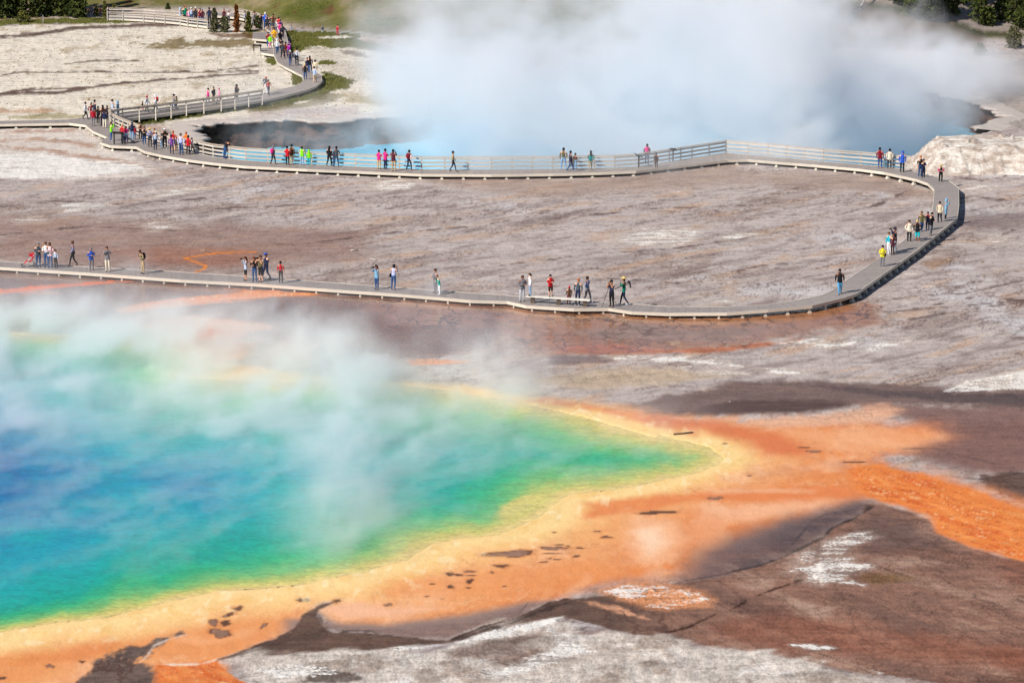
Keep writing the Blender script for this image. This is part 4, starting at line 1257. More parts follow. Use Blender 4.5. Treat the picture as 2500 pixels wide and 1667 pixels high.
conifer(2475, 118, 2.2, 1.0, "grey-green bush near the right edge behind bare branches", MAT_GREY, 'round', 900, 52, "bush", "bush", 0.0, .18)
def dead_branches(u, v, h, label, seed, n=7):
    p = at(u, v)
    rnd = random.Random(seed)
    mb = MB()
    mb.tube([(0, 0, -.1), (.05, 0, h * .5), (.0, 0, h)], [.07, .05, .02], 6)
    for k in range(n):
        z = h * rnd.uniform(.2, .95)
        a = rnd.uniform(0, 6.28)
        l = rnd.uniform(.3, .8) * h * .6
        mb.tube([(0, 0, z), (math.cos(a) * l * .5, math.sin(a) * l * .5, z + l * .3), (math.cos(a) * l, math.sin(a) * l, z + l * .4)], [.03, .02, .008], 5)
    o = mb.build("dead_tree", (MAT_BLEACH,), None, True)
    o.location = p
    tag(o, label, "tree")
dead_branches(105, 58, 0.95, "short bare snag standing in front of the dark conifers", 3, 3)
dead_branches(2425, 132, 1.7, "bleached dead branches beside the yellow-green bush", 5, 10)
dead_branches(2470, 105, 1.5, "bleached dead branches near the right edge", 8, 10)

# grass: scattered blades wherever the ground carries tufts
def grass(name, label, weight, n, hmin, hmax, mat, seed, width=0.03):
    rs = np.random.RandomState(seed)
    w = np.clip(weight, 0, None) * (GY / 300.0) ** 2
    w[(np.abs(GX / np.maximum(GY, 1)) > 0.155) | (GY > 460)] = 0
    ii = rs.choice(len(w), n, p=w / w.sum())
    px, py = GX[ii] + rs.randn(n) * 0.12, GY[ii] + rs.randn(n) * 0.35
    pz = GZ[ii] - 0.02
    B = 4
    vs = np.zeros((n, B, 3, 3))
    h = rs.uniform(hmin, hmax, (n, B))
    a = rs.rand(n, B) * 2 * np.pi
    ox, oy = rs.randn(n, B) * .05, rs.randn(n, B) * .05
    ln = rs.rand(n, B) * .6 * h
    wd = width * (0.7 + rs.rand(n, B))
    base = np.stack([px[:, None] + ox, py[:, None] + oy, np.repeat(pz[:, None], B, 1)], -1)
    sx = np.stack([wd, np.zeros_like(wd), np.zeros_like(wd)], -1)
    vs[:, :, 0] = base - sx
    vs[:, :, 1] = base + sx
    vs[:, :, 2] = base + np.stack([np.cos(a) * ln, np.sin(a) * ln, h], -1)
    me = bpy.data.meshes.new(name)
    me.from_pydata(vs.reshape(-1, 3).tolist(), [], np.arange(n * B * 3).reshape(-1, 3).tolist())
    tone = np.clip(.5 + .3 * rs.randn(n), 0, 1)
    at_ = me.attributes.new("Tone", 'FLOAT', 'POINT')
    at_.data.foreach_set("value", np.repeat(tone, B * 3).astype(np.float32))
    me.materials.append(mat)
    o = link(name, me)
    o["kind"] = "stuff"
    o["label"] = label
    o["category"] = "grass"

greenness = np.clip((C[:, 1] * 1.04 - C[:, 0]) * 25, 0, 1) * (V < 300)
grass("grass", "dry grass tufts dotted over the pale crust", M[:, 1] * (1 - hm) * (1 - 0.7 * greenness) * (N_MID + .25 > 0), 2600, .04, .10, MAT_BLADE, 3, .035)
grass("grass", "green meadow grass along the boardwalk and hillside", greenness * M[:, 1] * (0.2 + 0.8 * (1 - hm)), 14000, .08, .22, MAT_MEADOW, 4, .035)
# ------------------------------------------------------------------ bench, signs, tripods, push-chairs
MAT_BENCH = surf("bench_plank", S(222, 216, 204), 0.7, 0.10, 4.0)
MAT_BLACK = surf("black_metal", S(38, 36, 38), 0.5, 0.2, 8.0)
MAT_SILVER = surf("silver_tube", S(170, 170, 172), 0.35, 0.1, 8.0)
MAT_TYRE = surf("dark_rubber", S(30, 30, 32), 0.8, 0.2, 8.0)
MAT_REDC = surf("red_canvas", S(196, 30, 44), 0.8, 0.15, 8.0)
MAT_BLUEC = surf("blue_canvas", S(96, 120, 140), 0.8, 0.15, 8.0)
MAT_PANEL = surf("sign_print", S(120, 150, 160), 0.5, 0.35, 5.0)

def bench():
    a, b = at(1287, 722.5, .82), at(1441, 733, .82)
    root = empty("bench", Vector((a.x, a.y, 0.36)))
    tag(root, "long white plank bench on three wooden legs on the near boardwalk", "bench")
    iv = Matrix.Translation(-root.location)
    a, b = iv @ a, iv @ b
    d = (b - a).normalized()
    out = Vector((d.y, -d.x, 0))
    for k in range(2):
        o = out * (0.11 if k else -0.11)
        bar("plank", a + o, b + o, 0.20, 0.06, MAT_BENCH, root)
    for t in (0.09, 0.5, 0.92):
        c = a.lerp(b, t)
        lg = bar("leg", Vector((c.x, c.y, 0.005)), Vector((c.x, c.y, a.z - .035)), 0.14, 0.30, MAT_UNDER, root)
bench()

def panel_sign(u, v, rz, label, w=0.95, posts=2, zd=.42, h=.95):
    root = empty("information_sign", at(u, v, zd), rz)
    tag(root, label, "sign")
    for s in ((-1, 1) if posts == 2 else (0,)):
        bar("post", (s * w * .38, 0, 0), (s * w * .38, 0, h), .09, .09, MAT_BLACK, root)
    mb = MB()
    mb.hexa([(-w / 2, -.30, h - .10), (w / 2, -.30, h - .10), (w / 2, .30, h + .14), (-w / 2, .30, h + .14), (-w / 2, -.30, h - .04), (w / 2, -.30, h - .04), (w / 2, .30, h + .20), (-w / 2, .30, h + .20)])
    p = mb.build("frame", (MAT_BLACK,), root)
    mb = MB()
    mb.face([(-w / 2 + .06, -.26, h - .015), (w / 2 - .06, -.26, h - .015), (w / 2 - .06, .26, h + .193), (-w / 2 + .06, .26, h + .193)])
    mb.build("panel", (MAT_PANEL,), p)
panel_sign(289, 353, math.radians(170), "black information panel on two posts on the crowded platform")
panel_sign(1559, 409, math.radians(100), "dark angled information panel at the rail beside the magenta backpack", .8, 1)
panel_sign(628, 126, math.radians(180), "low dark information panel on the little upper viewing deck", .9, 2, .44, .55)
panel_sign(1643, 394, math.radians(165), "small pale plaque fixed on top of the railing near its corner", .5, 1, .42, .95)

def tripod(u, v, label, zd=.36, h=1.45):
    root = empty("tripod", at(u, v, zd))
    tag(root, label, "tripod")
    for k, (a, r) in enumerate(((200, .55), (330, .6), (80, .5))):
        an = math.radians(a)
        mb = MB()
        mb.tube([(0, 0, h), (math.cos(an) * r * .5, math.sin(an) * r * .5, h * .5), (math.cos(an) * r, math.sin(an) * r, 0)], [.022, .018, .012], 6)
        mb.build("leg", (MAT_BLACK,), root)
    mb = MB()
    mb.tube([(0, 0, h - .05), (0, 0, h + .12)], .035, 8)
    mb.build("head", (MAT_BLACK,), root)
    cam_o = empty("camera", root.location + Vector((0, 0, h + .19)))
    tag(cam_o, "black camera with a long lens on the tripod", "camera")
    mb = MB()
    mb.box(-.08, .08, -.05, .05, -.06, .06)
    mb.box(-.03, .03, -.04, .04, .06, .09)
    mb.build("body", (MAT_BLACK,), cam_o)
    mb = MB()
    mb.tube([(0, -.05, 0), (-.02, -.14, 0), (-.03, -.24, -.01)], [.04, .045, .05], 10)
    mb.build("lens", (MAT_BLACK,), cam_o)
tripod(1488, 752.5 - 4, "black tripod standing at the boardwalk edge before the photographer")

def shoulder_tripod(p):
    root = empty("tripod", p)
    tag(root, "folded tripod with a big lens carried over the green sweater's shoulder", "tripod")
    for dx in (-.03, 0, .03):
        mb = MB()
        mb.tube([(dx * .3 + .15, dx * .2 - .05, .20), (dx * .6 - .3, dx * .2 - .05, -.04), (dx - .75, dx * .2 - .05, -.26)], [.026, .022, .016], 6)
        mb.build("leg", (MAT_BLACK,), root)
    mb = MB()
    mb.box(.12, .30, -.12, .02, .16, .32)
    mb.tube([(.26, -.05, .20), (.30, -.05, -.02), (.31, -.05, -.14)], [.05, .055, .06], 10)
    mb.build("camera", (MAT_BLACK,), root)

def pushchair(u, v, rz, label, mat, zd, s=1.0):
    root = empty("pushchair", at(u, v, zd), rz)
    root.scale = (s, s, s)
    tag(root, label, "pushchair")
    mb = MB()
    for y in (-.22, .22):
        mb.tube([(-.42, y, .12), (.0, y, .50), (.38, y, .92), (.46, y, 1.02)], .016, 6)
        mb.tube([(.38, y, .10), (.2, y, .55), (.10, y, .62)], .016, 6)
        mb.tube([(-.1, y, .42), (.30, y, .40)], .014, 6)
    mb.tube([(.46, -.22, 1.02), (.46, .22, 1.02)], .018, 6)
    mb.build("frame", (MAT_SILVER,), root)
    mb = MB()
    mb.hexa([(-.18, -.2, .40), (.16, -.2, .34), (.16, .2, .34), (-.18, .2, .40), (-.18, -.2, .46), (.16, -.2, .40), (.16, .2, .40), (-.18, .2, .46)])
    mb.hexa([(.10, -.2, .38), (.18, -.2, .38), (.18, .2, .38), (.10, .2, .38), (.32, -.2, .88), (.38, -.2, .88), (.38, .2, .88), (.32, .2, .88)])
    mb.build("seat", (mat,), root)
    mb = MB()
    mb.hexa([(.06, -.23, .80), (.34, -.23, .70), (.34, .23, .70), (.06, .23, .80), (.0, -.23, .90), (.40, -.23, .98), (.40, .23, .98), (.0, .23, .90)])
    mb.hexa([(-.30, -.19, .22), (-.10, -.19, .40), (-.10, .19, .40), (-.30, .19, .22), (-.34, -.19, .27), (-.14, -.19, .46), (-.14, .19, .46), (-.34, .19, .27)])
    mb.build("canopy", (mat,), root)
    wm = MB()
    K = 14
    for k in range(K):
        a0, a1 = 2 * math.pi * k / K, 2 * math.pi * (k + 1) / K
        wm.hexa([(.09 * math.cos(a0), -.02, .09 * math.sin(a0)), (.12 * math.cos(a0), -.02, .12 * math.sin(a0)), (.12 * math.cos(a1), -.02, .12 * math.sin(a1)), (.09 * math.cos(a1), -.02, .09 * math.sin(a1)),
                 (.09 * math.cos(a0), .02, .09 * math.sin(a0)), (.12 * math.cos(a0), .02, .12 * math.sin(a0)), (.12 * math.cos(a1), .02, .12 * math.sin(a1)), (.09 * math.cos(a1), .02, .09 * math.sin(a1))])
    wm.box(-.1, .1, -.008, .008, -.01, .01)
    wm.box(-.01, .01, -.008, .008, -.1, .1)
    wmesh = wm.mesh("wheel", (MAT_TYRE,))
    for x, y in ((-.42, -.22), (-.42, .22), (.38, -.22), (.38, .22)):
        w = link("wheel", wmesh, root)
        w.location = (x, y, .12)
pushchair(71, 651.5, math.radians(8), "red folding pushchair on the near boardwalk at the left", MAT_REDC, .36, 1.0)
pushchair(314, 350.5, math.radians(200), "grey-blue pushchair in the crowd on the platform", MAT_BLUEC, .42, .95)
# ------------------------------------------------------------------ people
PAL = dict(red=(196, 30, 42), darkred=(120, 22, 40), crimson=(176, 28, 44), magenta=(206, 40, 128), pink=(228, 150, 180), palepink=(232, 200, 206), purple=(112, 64, 140), violet=(166, 30, 168), lavender=(184, 188, 222),
           blue=(42, 88, 184), navy=(36, 44, 72), paleblue=(176, 192, 214), skyblue=(122, 166, 196), slate=(70, 82, 92), teal=(20, 126, 130), aqua=(64, 178, 160), cyan=(30, 170, 190), turquoise=(0, 184, 194), green=(0, 108, 84), lime=(130, 222, 24),
           olive=(96, 92, 56), khaki=(168, 156, 122), yellow=(222, 214, 44), orange=(222, 112, 34), amber=(236, 174, 34), cream=(226, 218, 198), beige=(212, 198, 172), tan=(194, 170, 134), brown=(90, 60, 42), darkbrown=(56, 36, 30),
           white=(226, 228, 232), grey=(122, 122, 128), darkgrey=(60, 62, 68), palegrey=(188, 192, 200), black=(27, 27, 31), maroon=(88, 38, 52), denim=(46, 80, 128), paledenim=(128, 166, 202), brightdenim=(78, 152, 196), straw=(220, 190, 120),
           blond=(206, 176, 120), ginger=(170, 100, 60), whitehair=(214, 212, 208), checked=(132, 144, 178), floral=(130, 130, 160), charcoal=(44, 46, 52))
SAY = dict(darkred='dark red', palepink='pale pink', paleblue='pale blue', skyblue='sky blue', darkbrown='dark brown', darkgrey='dark grey', palegrey='pale grey', paledenim='pale denim', brightdenim='bright blue denim', whitehair='white', checked='blue checked', floral='blue floral')
def cloth(c):
    return surf("cloth_" + c, S(*PAL[c]), 0.85, 0.14 if c not in ('checked', 'floral') else 0.6, 14.0 if c not in ('checked', 'floral') else 9.0, 0.2)
SKINS = [surf("skin_light", S(222, 172, 144), .6, .06, 10), surf("skin_tan", S(196, 142, 112), .6, .06, 10), surf("skin_brown", S(146, 98, 74), .6, .06, 10)]
MAT_EYE = surf("eye_dark", S(40, 30, 26), .4, .05, 10)

# joint: (position, radius, parent); the figure faces -Y and is 1.72 m tall
def skeleton(pose, bulk=1.0):
    J = {}
    def j(n, p, r, par=None):
        J[n] = [Vector(p), r if isinstance(r, tuple) else (r, r), par]
    b = bulk
    j('pelvis', (0, 0, .95), (.15 * b, .115 * b))
    j('waist', (0, 0, 1.10), (.135 * b, .105 * b), 'pelvis')
    j('chest', (0, .0, 1.28), (.165 * b, .12 * b), 'waist')
    j('collar', (0, .005, 1.41), (.12 * b, .085 * b), 'chest')
    j('neck', (0, -.005, 1.475), .055, 'collar')
    j('jaw', (0, -.03, 1.545), (.066, .075), 'neck')
    j('head', (0, -.02, 1.63), (.078, .096), 'jaw')
    j('crown', (0, -.01, 1.70), (.055, .065), 'head')
    for s, sd in ((-1, 'l'), (1, 'r')):
        j('shoulder' + sd, (s * .185, 0, 1.385), .062 * b, 'collar')
        j('elbow' + sd, (s * .235, .03, 1.13), .047 * b, 'shoulder' + sd)
        j('wrist' + sd, (s * .235, -.04, .90), .034, 'elbow' + sd)
        j('palm' + sd, (s * .232, -.06, .83), (.022, .036), 'wrist' + sd)
        j('hip' + sd, (s * .088, 0, .88), .09 * b, 'pelvis')
        j('knee' + sd, (s * .10, -.015, .50), .062 * b ** .5, 'hip' + sd)
        j('ankle' + sd, (s * .105, .025, .10), .046, 'knee' + sd)
        j('heel' + sd, (s * .105, .03, .045), .042, 'ankle' + sd)
        j('toe' + sd, (s * .125, -.15, .035), (.046, .03), 'heel' + sd)
    def mv(n, p):
        J[n][0] = Vector(p)
    def arm(sd, e, w, dirp):
        s = -1 if sd == 'l' else 1
        mv('elbow' + sd, (s * e[0], e[1], e[2]))
        mv('wrist' + sd, (s * w[0], w[1], w[2]))
        d = Vector((s * dirp[0], dirp[1], dirp[2])).normalized()
        mv('palm' + sd, J['wrist' + sd][0] + d * .075)
    def leg(sd, k, a):
        s = -1 if sd == 'l' else 1
        mv('knee' + sd, (s * k[0], k[1], k[2]))
        mv('ankle' + sd, (s * a[0], a[1], a[2]))
        mv('heel' + sd, (s * a[0], a[1] + .01, a[2] - .055))
        mv('toe' + sd, (s * (a[0] + .02), a[1] - .17, max(.032, a[2] - .07)))
    if pose in ('hold', 'bend'):
        for sd in 'lr':
            arm(sd, (.235, -.03, 1.14), (.085, -.25, 1.17 if sd == 'l' else 1.20), (-.5, -.6, .15))
    if pose in ('cam', 'camwide', 'leancam'):
        for sd in 'lr':
            arm(sd, (.26 if pose == 'camwide' else .22, -.16, 1.22), (.09, -.22, 1.53), (-.5, -.3, .6))
    if pose == 'pockets':
        for sd in 'lr':
            arm(sd, (.285, .05, 1.14), (.18, -.07, .95), (-.3, -.3, -.8))
    if pose in ('walk', 'walk2'):
        f, g = ('l', 'r') if pose == 'walk' else ('r', 'l')
        leg(f, (.09, -.15, .52), (.09, -.22, .12))
        leg(g, (.09, .03, .50), (.09, .27, .15))
        arm(f, (.24, .12, 1.15), (.23, .13, .92), (0, 0, -1))
        arm(g, (.24, -.04, 1.14), (.21, -.22, .98), (0, -.3, -.9))
    if pose == 'carry':
        leg('l', (.09, -.15, .52), (.09, -.22, .12))
        leg('r', (.09, .03, .50), (.09, .27, .15))
        arm('r', (.24, -.18, 1.20), (.14, -.20, 1.40), (-.2, .2, .6))
    if pose == 'wide':
        leg('l', (.16, -.02, .50), (.21, .02, .10))
        leg('r', (.13, -.02, .50), (.16, .04, .10))
        arm('l', (.29, .04, 1.14), (.17, -.06, 1.0), (-.4, -.4, -.3))
    if pose in ('lean', 'bend', 'leancam'):
        k = .55 if pose == 'lean' else .28
        for n in list(J):
            z = J[n][0].z
            if z > 1.0 and n[:-1] not in ('hip', 'knee', 'ankle', 'heel', 'toe'):
                t = z - .98
                J[n][0] = J[n][0] + Vector((0, -k * t, -.5 * k * k * t))
        if pose == 'lean':
            for sd in 'lr':
                s = -1 if sd == 'l' else 1
                mv('elbow' + sd, (s * .25, -.34, 1.10))
                mv('wrist' + sd, (s * .14, -.56, 1.06))
                mv('palm' + sd, (s * .10, -.62, 1.06))
    # fingers: four of unequal length and a thumb from the side of the palm
    for s, sd in ((-1, 'l'), (1, 'r')):
        w, p = J['wrist' + sd][0], J['palm' + sd][0]
        d = (p - w).normalized()
        side = Vector((0, -1, 0)) if abs(d.y) < .8 else Vector((0, 0, 1))
        side = (side - d * side.dot(d)).normalized()
        nrm = d.cross(side) * s
        for k, (o, ln) in enumerate(((.030, .070), (.010, .082), (-.011, .076), (-.031, .058))):
            q = p + side * o * 1.0 + d * .02
            j(f'knuckle{k}{sd}', q + d * ln * .5 - nrm * .006, .0095, 'palm' + sd)
            j(f'tip{k}{sd}', q + d * ln * .95 - nrm * .026, .0080, f'knuckle{k}{sd}')
        q = w + d * .03 + side * .034
        j('thumb' + sd, q + side * .012, .012, 'palm' + sd)
        j('thumbtip' + sd, q + side * .022 + d * .04, .009, 'thumb' + sd)
    return J

ZONES = ['skin', 'torso', 'hips', 'thigh', 'shin', 'shoe', 'upper_arm', 'forearm', 'hand', 'eye']
def zone_of(par, child):
    b = child.rstrip('lr') if child[-1] in 'lr' and child not in ('collar',) else child
    if par in ('neck', 'jaw', 'head') or child == 'neck':
        return 0
    if child in ('collar', 'chest') or b == 'shoulder':
        return 1
    if child == 'waist':
        return 1
    if b == 'hip':
        return 2
    if b == 'knee':
        return 3
    if b == 'ankle':
        return 4
    if b in ('heel', 'toe'):
        return 5
    if b == 'elbow':
        return 6
    if b == 'wrist':
        return 7
    return 8

_dg = None
def body_mesh(pose, bulk):
    J = skeleton(pose, bulk)
    names = list(J)
    idx = {n: i for i, n in enumerate(names)}
    me = bpy.data.meshes.new("person")
    me.from_pydata([J[n][0] for n in names], [(idx[J[n][2]], idx[n]) for n in names if J[n][2]], [])
    o = bpy.data.objects.new("skin_source", me)
    COL.objects.link(o)
    sk = o.modifiers.new("skin", 'SKIN')
    sk.branch_smoothing = 0.4
    sk.use_smooth_shade = True
    lay = me.skin_vertices[0].data if me.skin_vertices else None
    if lay is None:
        bpy.context.view_layer.objects.active = o
        bpy.ops.mesh.customdata_skin_add()
        lay = me.skin_vertices[0].data
    for n, i in idx.items():
        lay[i].radius = J[n][1]
        lay[i].use_root = n == 'pelvis'
    o.modifiers.new("sub", 'SUBSURF').levels = 1
    bpy.context.view_layer.update()
    ev = o.evaluated_get(bpy.context.evaluated_depsgraph_get())
    out = bpy.data.meshes.new_from_object(ev)
    out.name = "person"
    bpy.data.objects.remove(o)
    bpy.data.meshes.remove(me)
    # zones by nearest bone
    bones = [(J[J[n][2]][0], J[n][0], zone_of(J[n][2], n), (J[J[n][2]][1][0] + J[n][1][0]) / 2) for n in names if J[n][2]]
    cen = np.zeros(len(out.polygons) * 3, np.float32)
    out.polygons.foreach_get("center", cen)
    cen = cen.reshape(-1, 3)
    best = np.full(len(cen), 1e9)
    zone = np.zeros(len(cen), np.int32)
    for a, b, zn, r in bones:
        a, b = np.array(a), np.array(b)
        e = b - a
        t = np.clip(((cen - a) @ e) / (e @ e), 0, 1)
        d = np.linalg.norm(cen - (a + t[:, None] * e), axis=1) - r * .6
        m = d < best
        best[m] = d[m]
        zone[m] = zn
    zone[(zone == 1) & (cen[:, 2] < 1.0)] = 2
    # face: nose, ears, eyes, mouth
    bm = bmesh.new()
    bm.from_mesh(out)
    for k, f in enumerate(bm.faces):
        f.material_index = int(zone[k])
        f.smooth = True
    hd = J['head'][0]
    fy = hd.y - .098
    def bit(c, r, mi):
        g = bmesh.ops.create_icosphere(bm, subdivisions=1, radius=1.0, matrix=Matrix.Translation(c) @ Matrix.Diagonal((*r, 1)))
        for v in g['verts']:
            for f in v.link_faces:
                f.material_index = mi
    bit((hd.x, fy - .004, hd.z - .035), (.014, .022, .024), 0)
    for s in (-1, 1):
        bit((hd.x + s * .032, fy + .010, hd.z - .005), (.013, .008, .008), 9)
        bit((hd.x + s * .083, hd.y, hd.z - .03), (.012, .022, .032), 0)
    bit((hd.x, fy + .012, hd.z - .078), (.024, .008, .006), 9)
    out.materials.clear()
    for z in ZONES:
        out.materials.append(SKINS[0])
    bm.to_mesh(out)
    bm.free()
    return out, J

_bodies = {}
def body(pose, bulk):
    if (pose, bulk) not in _bodies:
        _bodies[(pose, bulk)] = body_mesh(pose, bulk)
    return _bodies[(pose, bulk)]

_extra = {}
def extra_mesh(kind, pose, bulk):
    key = (kind, pose, bulk)
    if key in _extra:
        return _extra[key]
    J = body(pose, bulk)[1]
    h, n, c, ch = J['head'][0], J['neck'][0], J['collar'][0], J['chest'][0]
    mb = MB()
    if kind in ('short', 'long', 'hood', 'tied'):
        r = .105 if kind != 'hood' else .125
        mb.ball(h + Vector((0, .018, .022)), (r * .92, r * 1.02, r), 12, 7, z0=-.25)
        mb.ball(h + Vector((0, .045, -.03)), (r * .82, r * .72, r * .9), 10, 6)
        if kind == 'long':
            mb.tube([h + Vector((0, .06, 0)), h + Vector((0, .085, -.10)), n + Vector((0, .09, -.04)), c + Vector((0, .11, -.14))], [.085, .09, .085, .04], 8)
        if kind == 'tied':
            mb.tube([h + Vector((0, .09, .03)), h + Vector((0, .15, .0)), h + Vector((0, .15, -.12))], [.03, .035, .012], 7)
        if kind == 'hood':
            mb.tube([h + Vector((0, .05, -.06)), n + Vector((0, .03, .0)), c + Vector((0, .04, .0))], [.10, .10, .11], 9)
    elif kind == 'cap':
        mb.ball(h + Vector((0, .005, .035)), (.098, .108, .085), 12, 6, z0=0)
        mb.hexa([h + Vector(q) for q in ((-.07, -.19, .03), (.07, -.19, .03), (.085, -.06, .04), (-.085, -.06, .04), (-.07, -.19, .038), (.07, -.19, .038), (.085, -.06, .052), (-.085, -.06, .052))])
    elif kind == 'hat':
        mb.ball(h + Vector((0, .005, .045)), (.10, .11, .10), 12, 6, z0=0)
        top = h + Vector((0, .005, .045))
        K = 16
        for k in range(K):
            a0, a1 = 2 * math.pi * k / K, 2 * math.pi * (k + 1) / K
            q = [top + Vector((math.cos(a) * r_, math.sin(a) * r_ * 1.05, z)) for z in (-.012, .004) for a, r_ in ((a0, .09), (a0, .19), (a1, .19), (a1, .09))]
            mb.hexa(q)
    elif kind == 'beanie':
        mb.ball(h + Vector((0, .005, .02)), (.105, .115, .115), 12, 6, z0=-.1)
        mb.ball(h + Vector((0, .005, .14)), .03, 8, 4)
    elif kind == 'pack':
        p = ch + Vector((0, .20, -.02))
        mb.ball(p, (.17, .12, .25), 12, 8)
        for s in (-1, 1):
            mb.tube([ch + Vector((s * .11, .13, .17)), c + Vector((s * .11, -.02, .07)), ch + Vector((s * .12, -.14, .06)), ch + Vector((s * .14, -.06, -.16))], .022, 6)
    elif kind == 'bag':
        p = J['pelvis'][0] + Vector((.22, -.02, .02))
        mb.ball(p, (.07, .15, .13), 10, 6)
        mb.tube([p + Vector((0, 0, .1)), ch + Vector((.10, -.13, .02)), c + Vector((-.10, .0, .08))], .014, 6)
    elif kind == 'scarf':
        mb.tube([n + Vector((math.cos(q) * .075, math.sin(q) * .075, -.03)) for q in [i * 1.0472 for i in range(7)]], .03, 6)
        mb.tube([n + Vector((.03, -.09, -.04)), ch + Vector((.04, -.14, .0))], [.03, .035], 6)
    elif kind == 'camera':
        p = (J['palml'][0] + J['palmr'][0]) / 2 + Vector((0, -.03, .02))
        mb.box(p.x - .07, p.x + .07, p.y - .045, p.y + .045, p.z - .045, p.z + .05)
        mb.tube([p + Vector((0, -.04, 0)), p + Vector((0, -.15, 0))], [.036, .042], 10)
    _extra[key] = mb.mesh(kind, (MAT_BLACK,), kind not in ('camera',))
    return _extra[key]

NAME_OF = dict(short='hair', long='hair', tied='hair', hood='hood', cap='cap', hat='hat', beanie='knit_hat', pack='backpack', bag='shoulder_bag', scarf='scarf', camera='camera')
COATS = {'coat', 'raincoat'}
people_n = 0
def person(key, x, yf, yh, pose, face, top, bottom, extras, place, zd=.36, group=None, size=None, sub=''):
    """key/x/yf/yh: crop, feet and head top in that crop; top and bottom: 'colour garment'"""
    global people_n
    people_n += 1
    rnd = random.Random(people_n * 13)
    (u, v), (_, vh) = Z(f"{key} {x},{yf} {x},{yh}")
    p = at(u, v, zd)
    depth = p.y * CT - (p.z - CAM_H) * ST
    ht = (v - vh) / FOC * depth / CT
    s = (size if size else min(max(ht, .95), 1.95)) / 1.73
    tc, tg = top.split()
    bc, bg_ = bottom.split()
    bulk = 1.22 if tg in ('jacket', 'coat', 'raincoat', 'hoodie') else 1.1
    me, J = body(pose, bulk)
    o = link("person", me)
    o.location = p
    o.rotation_euler = (rnd.uniform(-.03, .05), rnd.uniform(-.04, .04), math.radians(face + rnd.uniform(-18, 18)))
    o.scale = (s * rnd.uniform(1.0, 1.14), s, s)
    skin = SKINS[rnd.choice((0, 0, 1, 1, 2))]
    T, B = cloth(tc), cloth(bc)
    shoe = cloth(rnd.choice(('darkgrey', 'black', 'palegrey', 'brown')))
    z = dict(skin=skin, torso=T, hips=B, thigh=B, shin=B, shoe=shoe, upper_arm=T, forearm=T, hand=skin, eye=MAT_EYE)
    if tg in COATS:
        z['hips'] = T
        if tg == 'raincoat':
            z['thigh'] = T
    if tg in ('jacket', 'hoodie', 'sweater'):
        z['hips'] = T if pose not in ('lean',) else B
    if tg in ('tee', 'vest'):
        z['forearm'] = skin
        if tg == 'vest':
            z['upper_arm'] = z['forearm'] = cloth('magenta') if 'sleeves' in sub else skin
    if bg_ in ('shorts', 'skirt', 'capris'):
        z['shin'] = skin
    for i, q in enumerate(ZONES):
        o.material_slots[i].link = 'OBJECT'
        o.material_slots[i].material = z[q]
    said = []
    has_hair = False
    for ex in extras.split():
        k, c = ex.split(':')
        ch = link(NAME_OF[k], extra_mesh(k, pose, bulk), o)
        ch.material_slots[0].link = 'OBJECT'
        ch.material_slots[0].material = cloth(c)
        if k in ('cap', 'hat', 'beanie'):
            hr = link('hair', extra_mesh('short', pose, bulk), o)
            hr.material_slots[0].link = 'OBJECT'
            hr.material_slots[0].material = cloth(rnd.choice(('darkbrown', 'black', 'brown')))
            hr.scale = (.94, .94, .985)
            said.append(f"{SAY.get(c, c)} {dict(cap='cap', hat='hat', beanie='knit hat')[k]}")
        elif k == 'pack':
            said.append(f"{SAY.get(c, c)} backpack")
        elif k == 'bag':
            said.append(f"{SAY.get(c, c)} bag")
        elif k == 'long':
            said.append(f"long {SAY.get(c, c)} hair")
        elif k == 'hood':
            said.append("raised hood")
    lab = f"person in {SAY.get(tc, tc)} {tg} and {SAY.get(bc, bc)} {bg_}"
    if said and len((lab + " with " + said[0] + " " + place).split()) <= 16:
        lab += " with " + said[0]
    lab += " " + place
    tag(o, lab, "person", group or "visitors on the boardwalks")
    return o

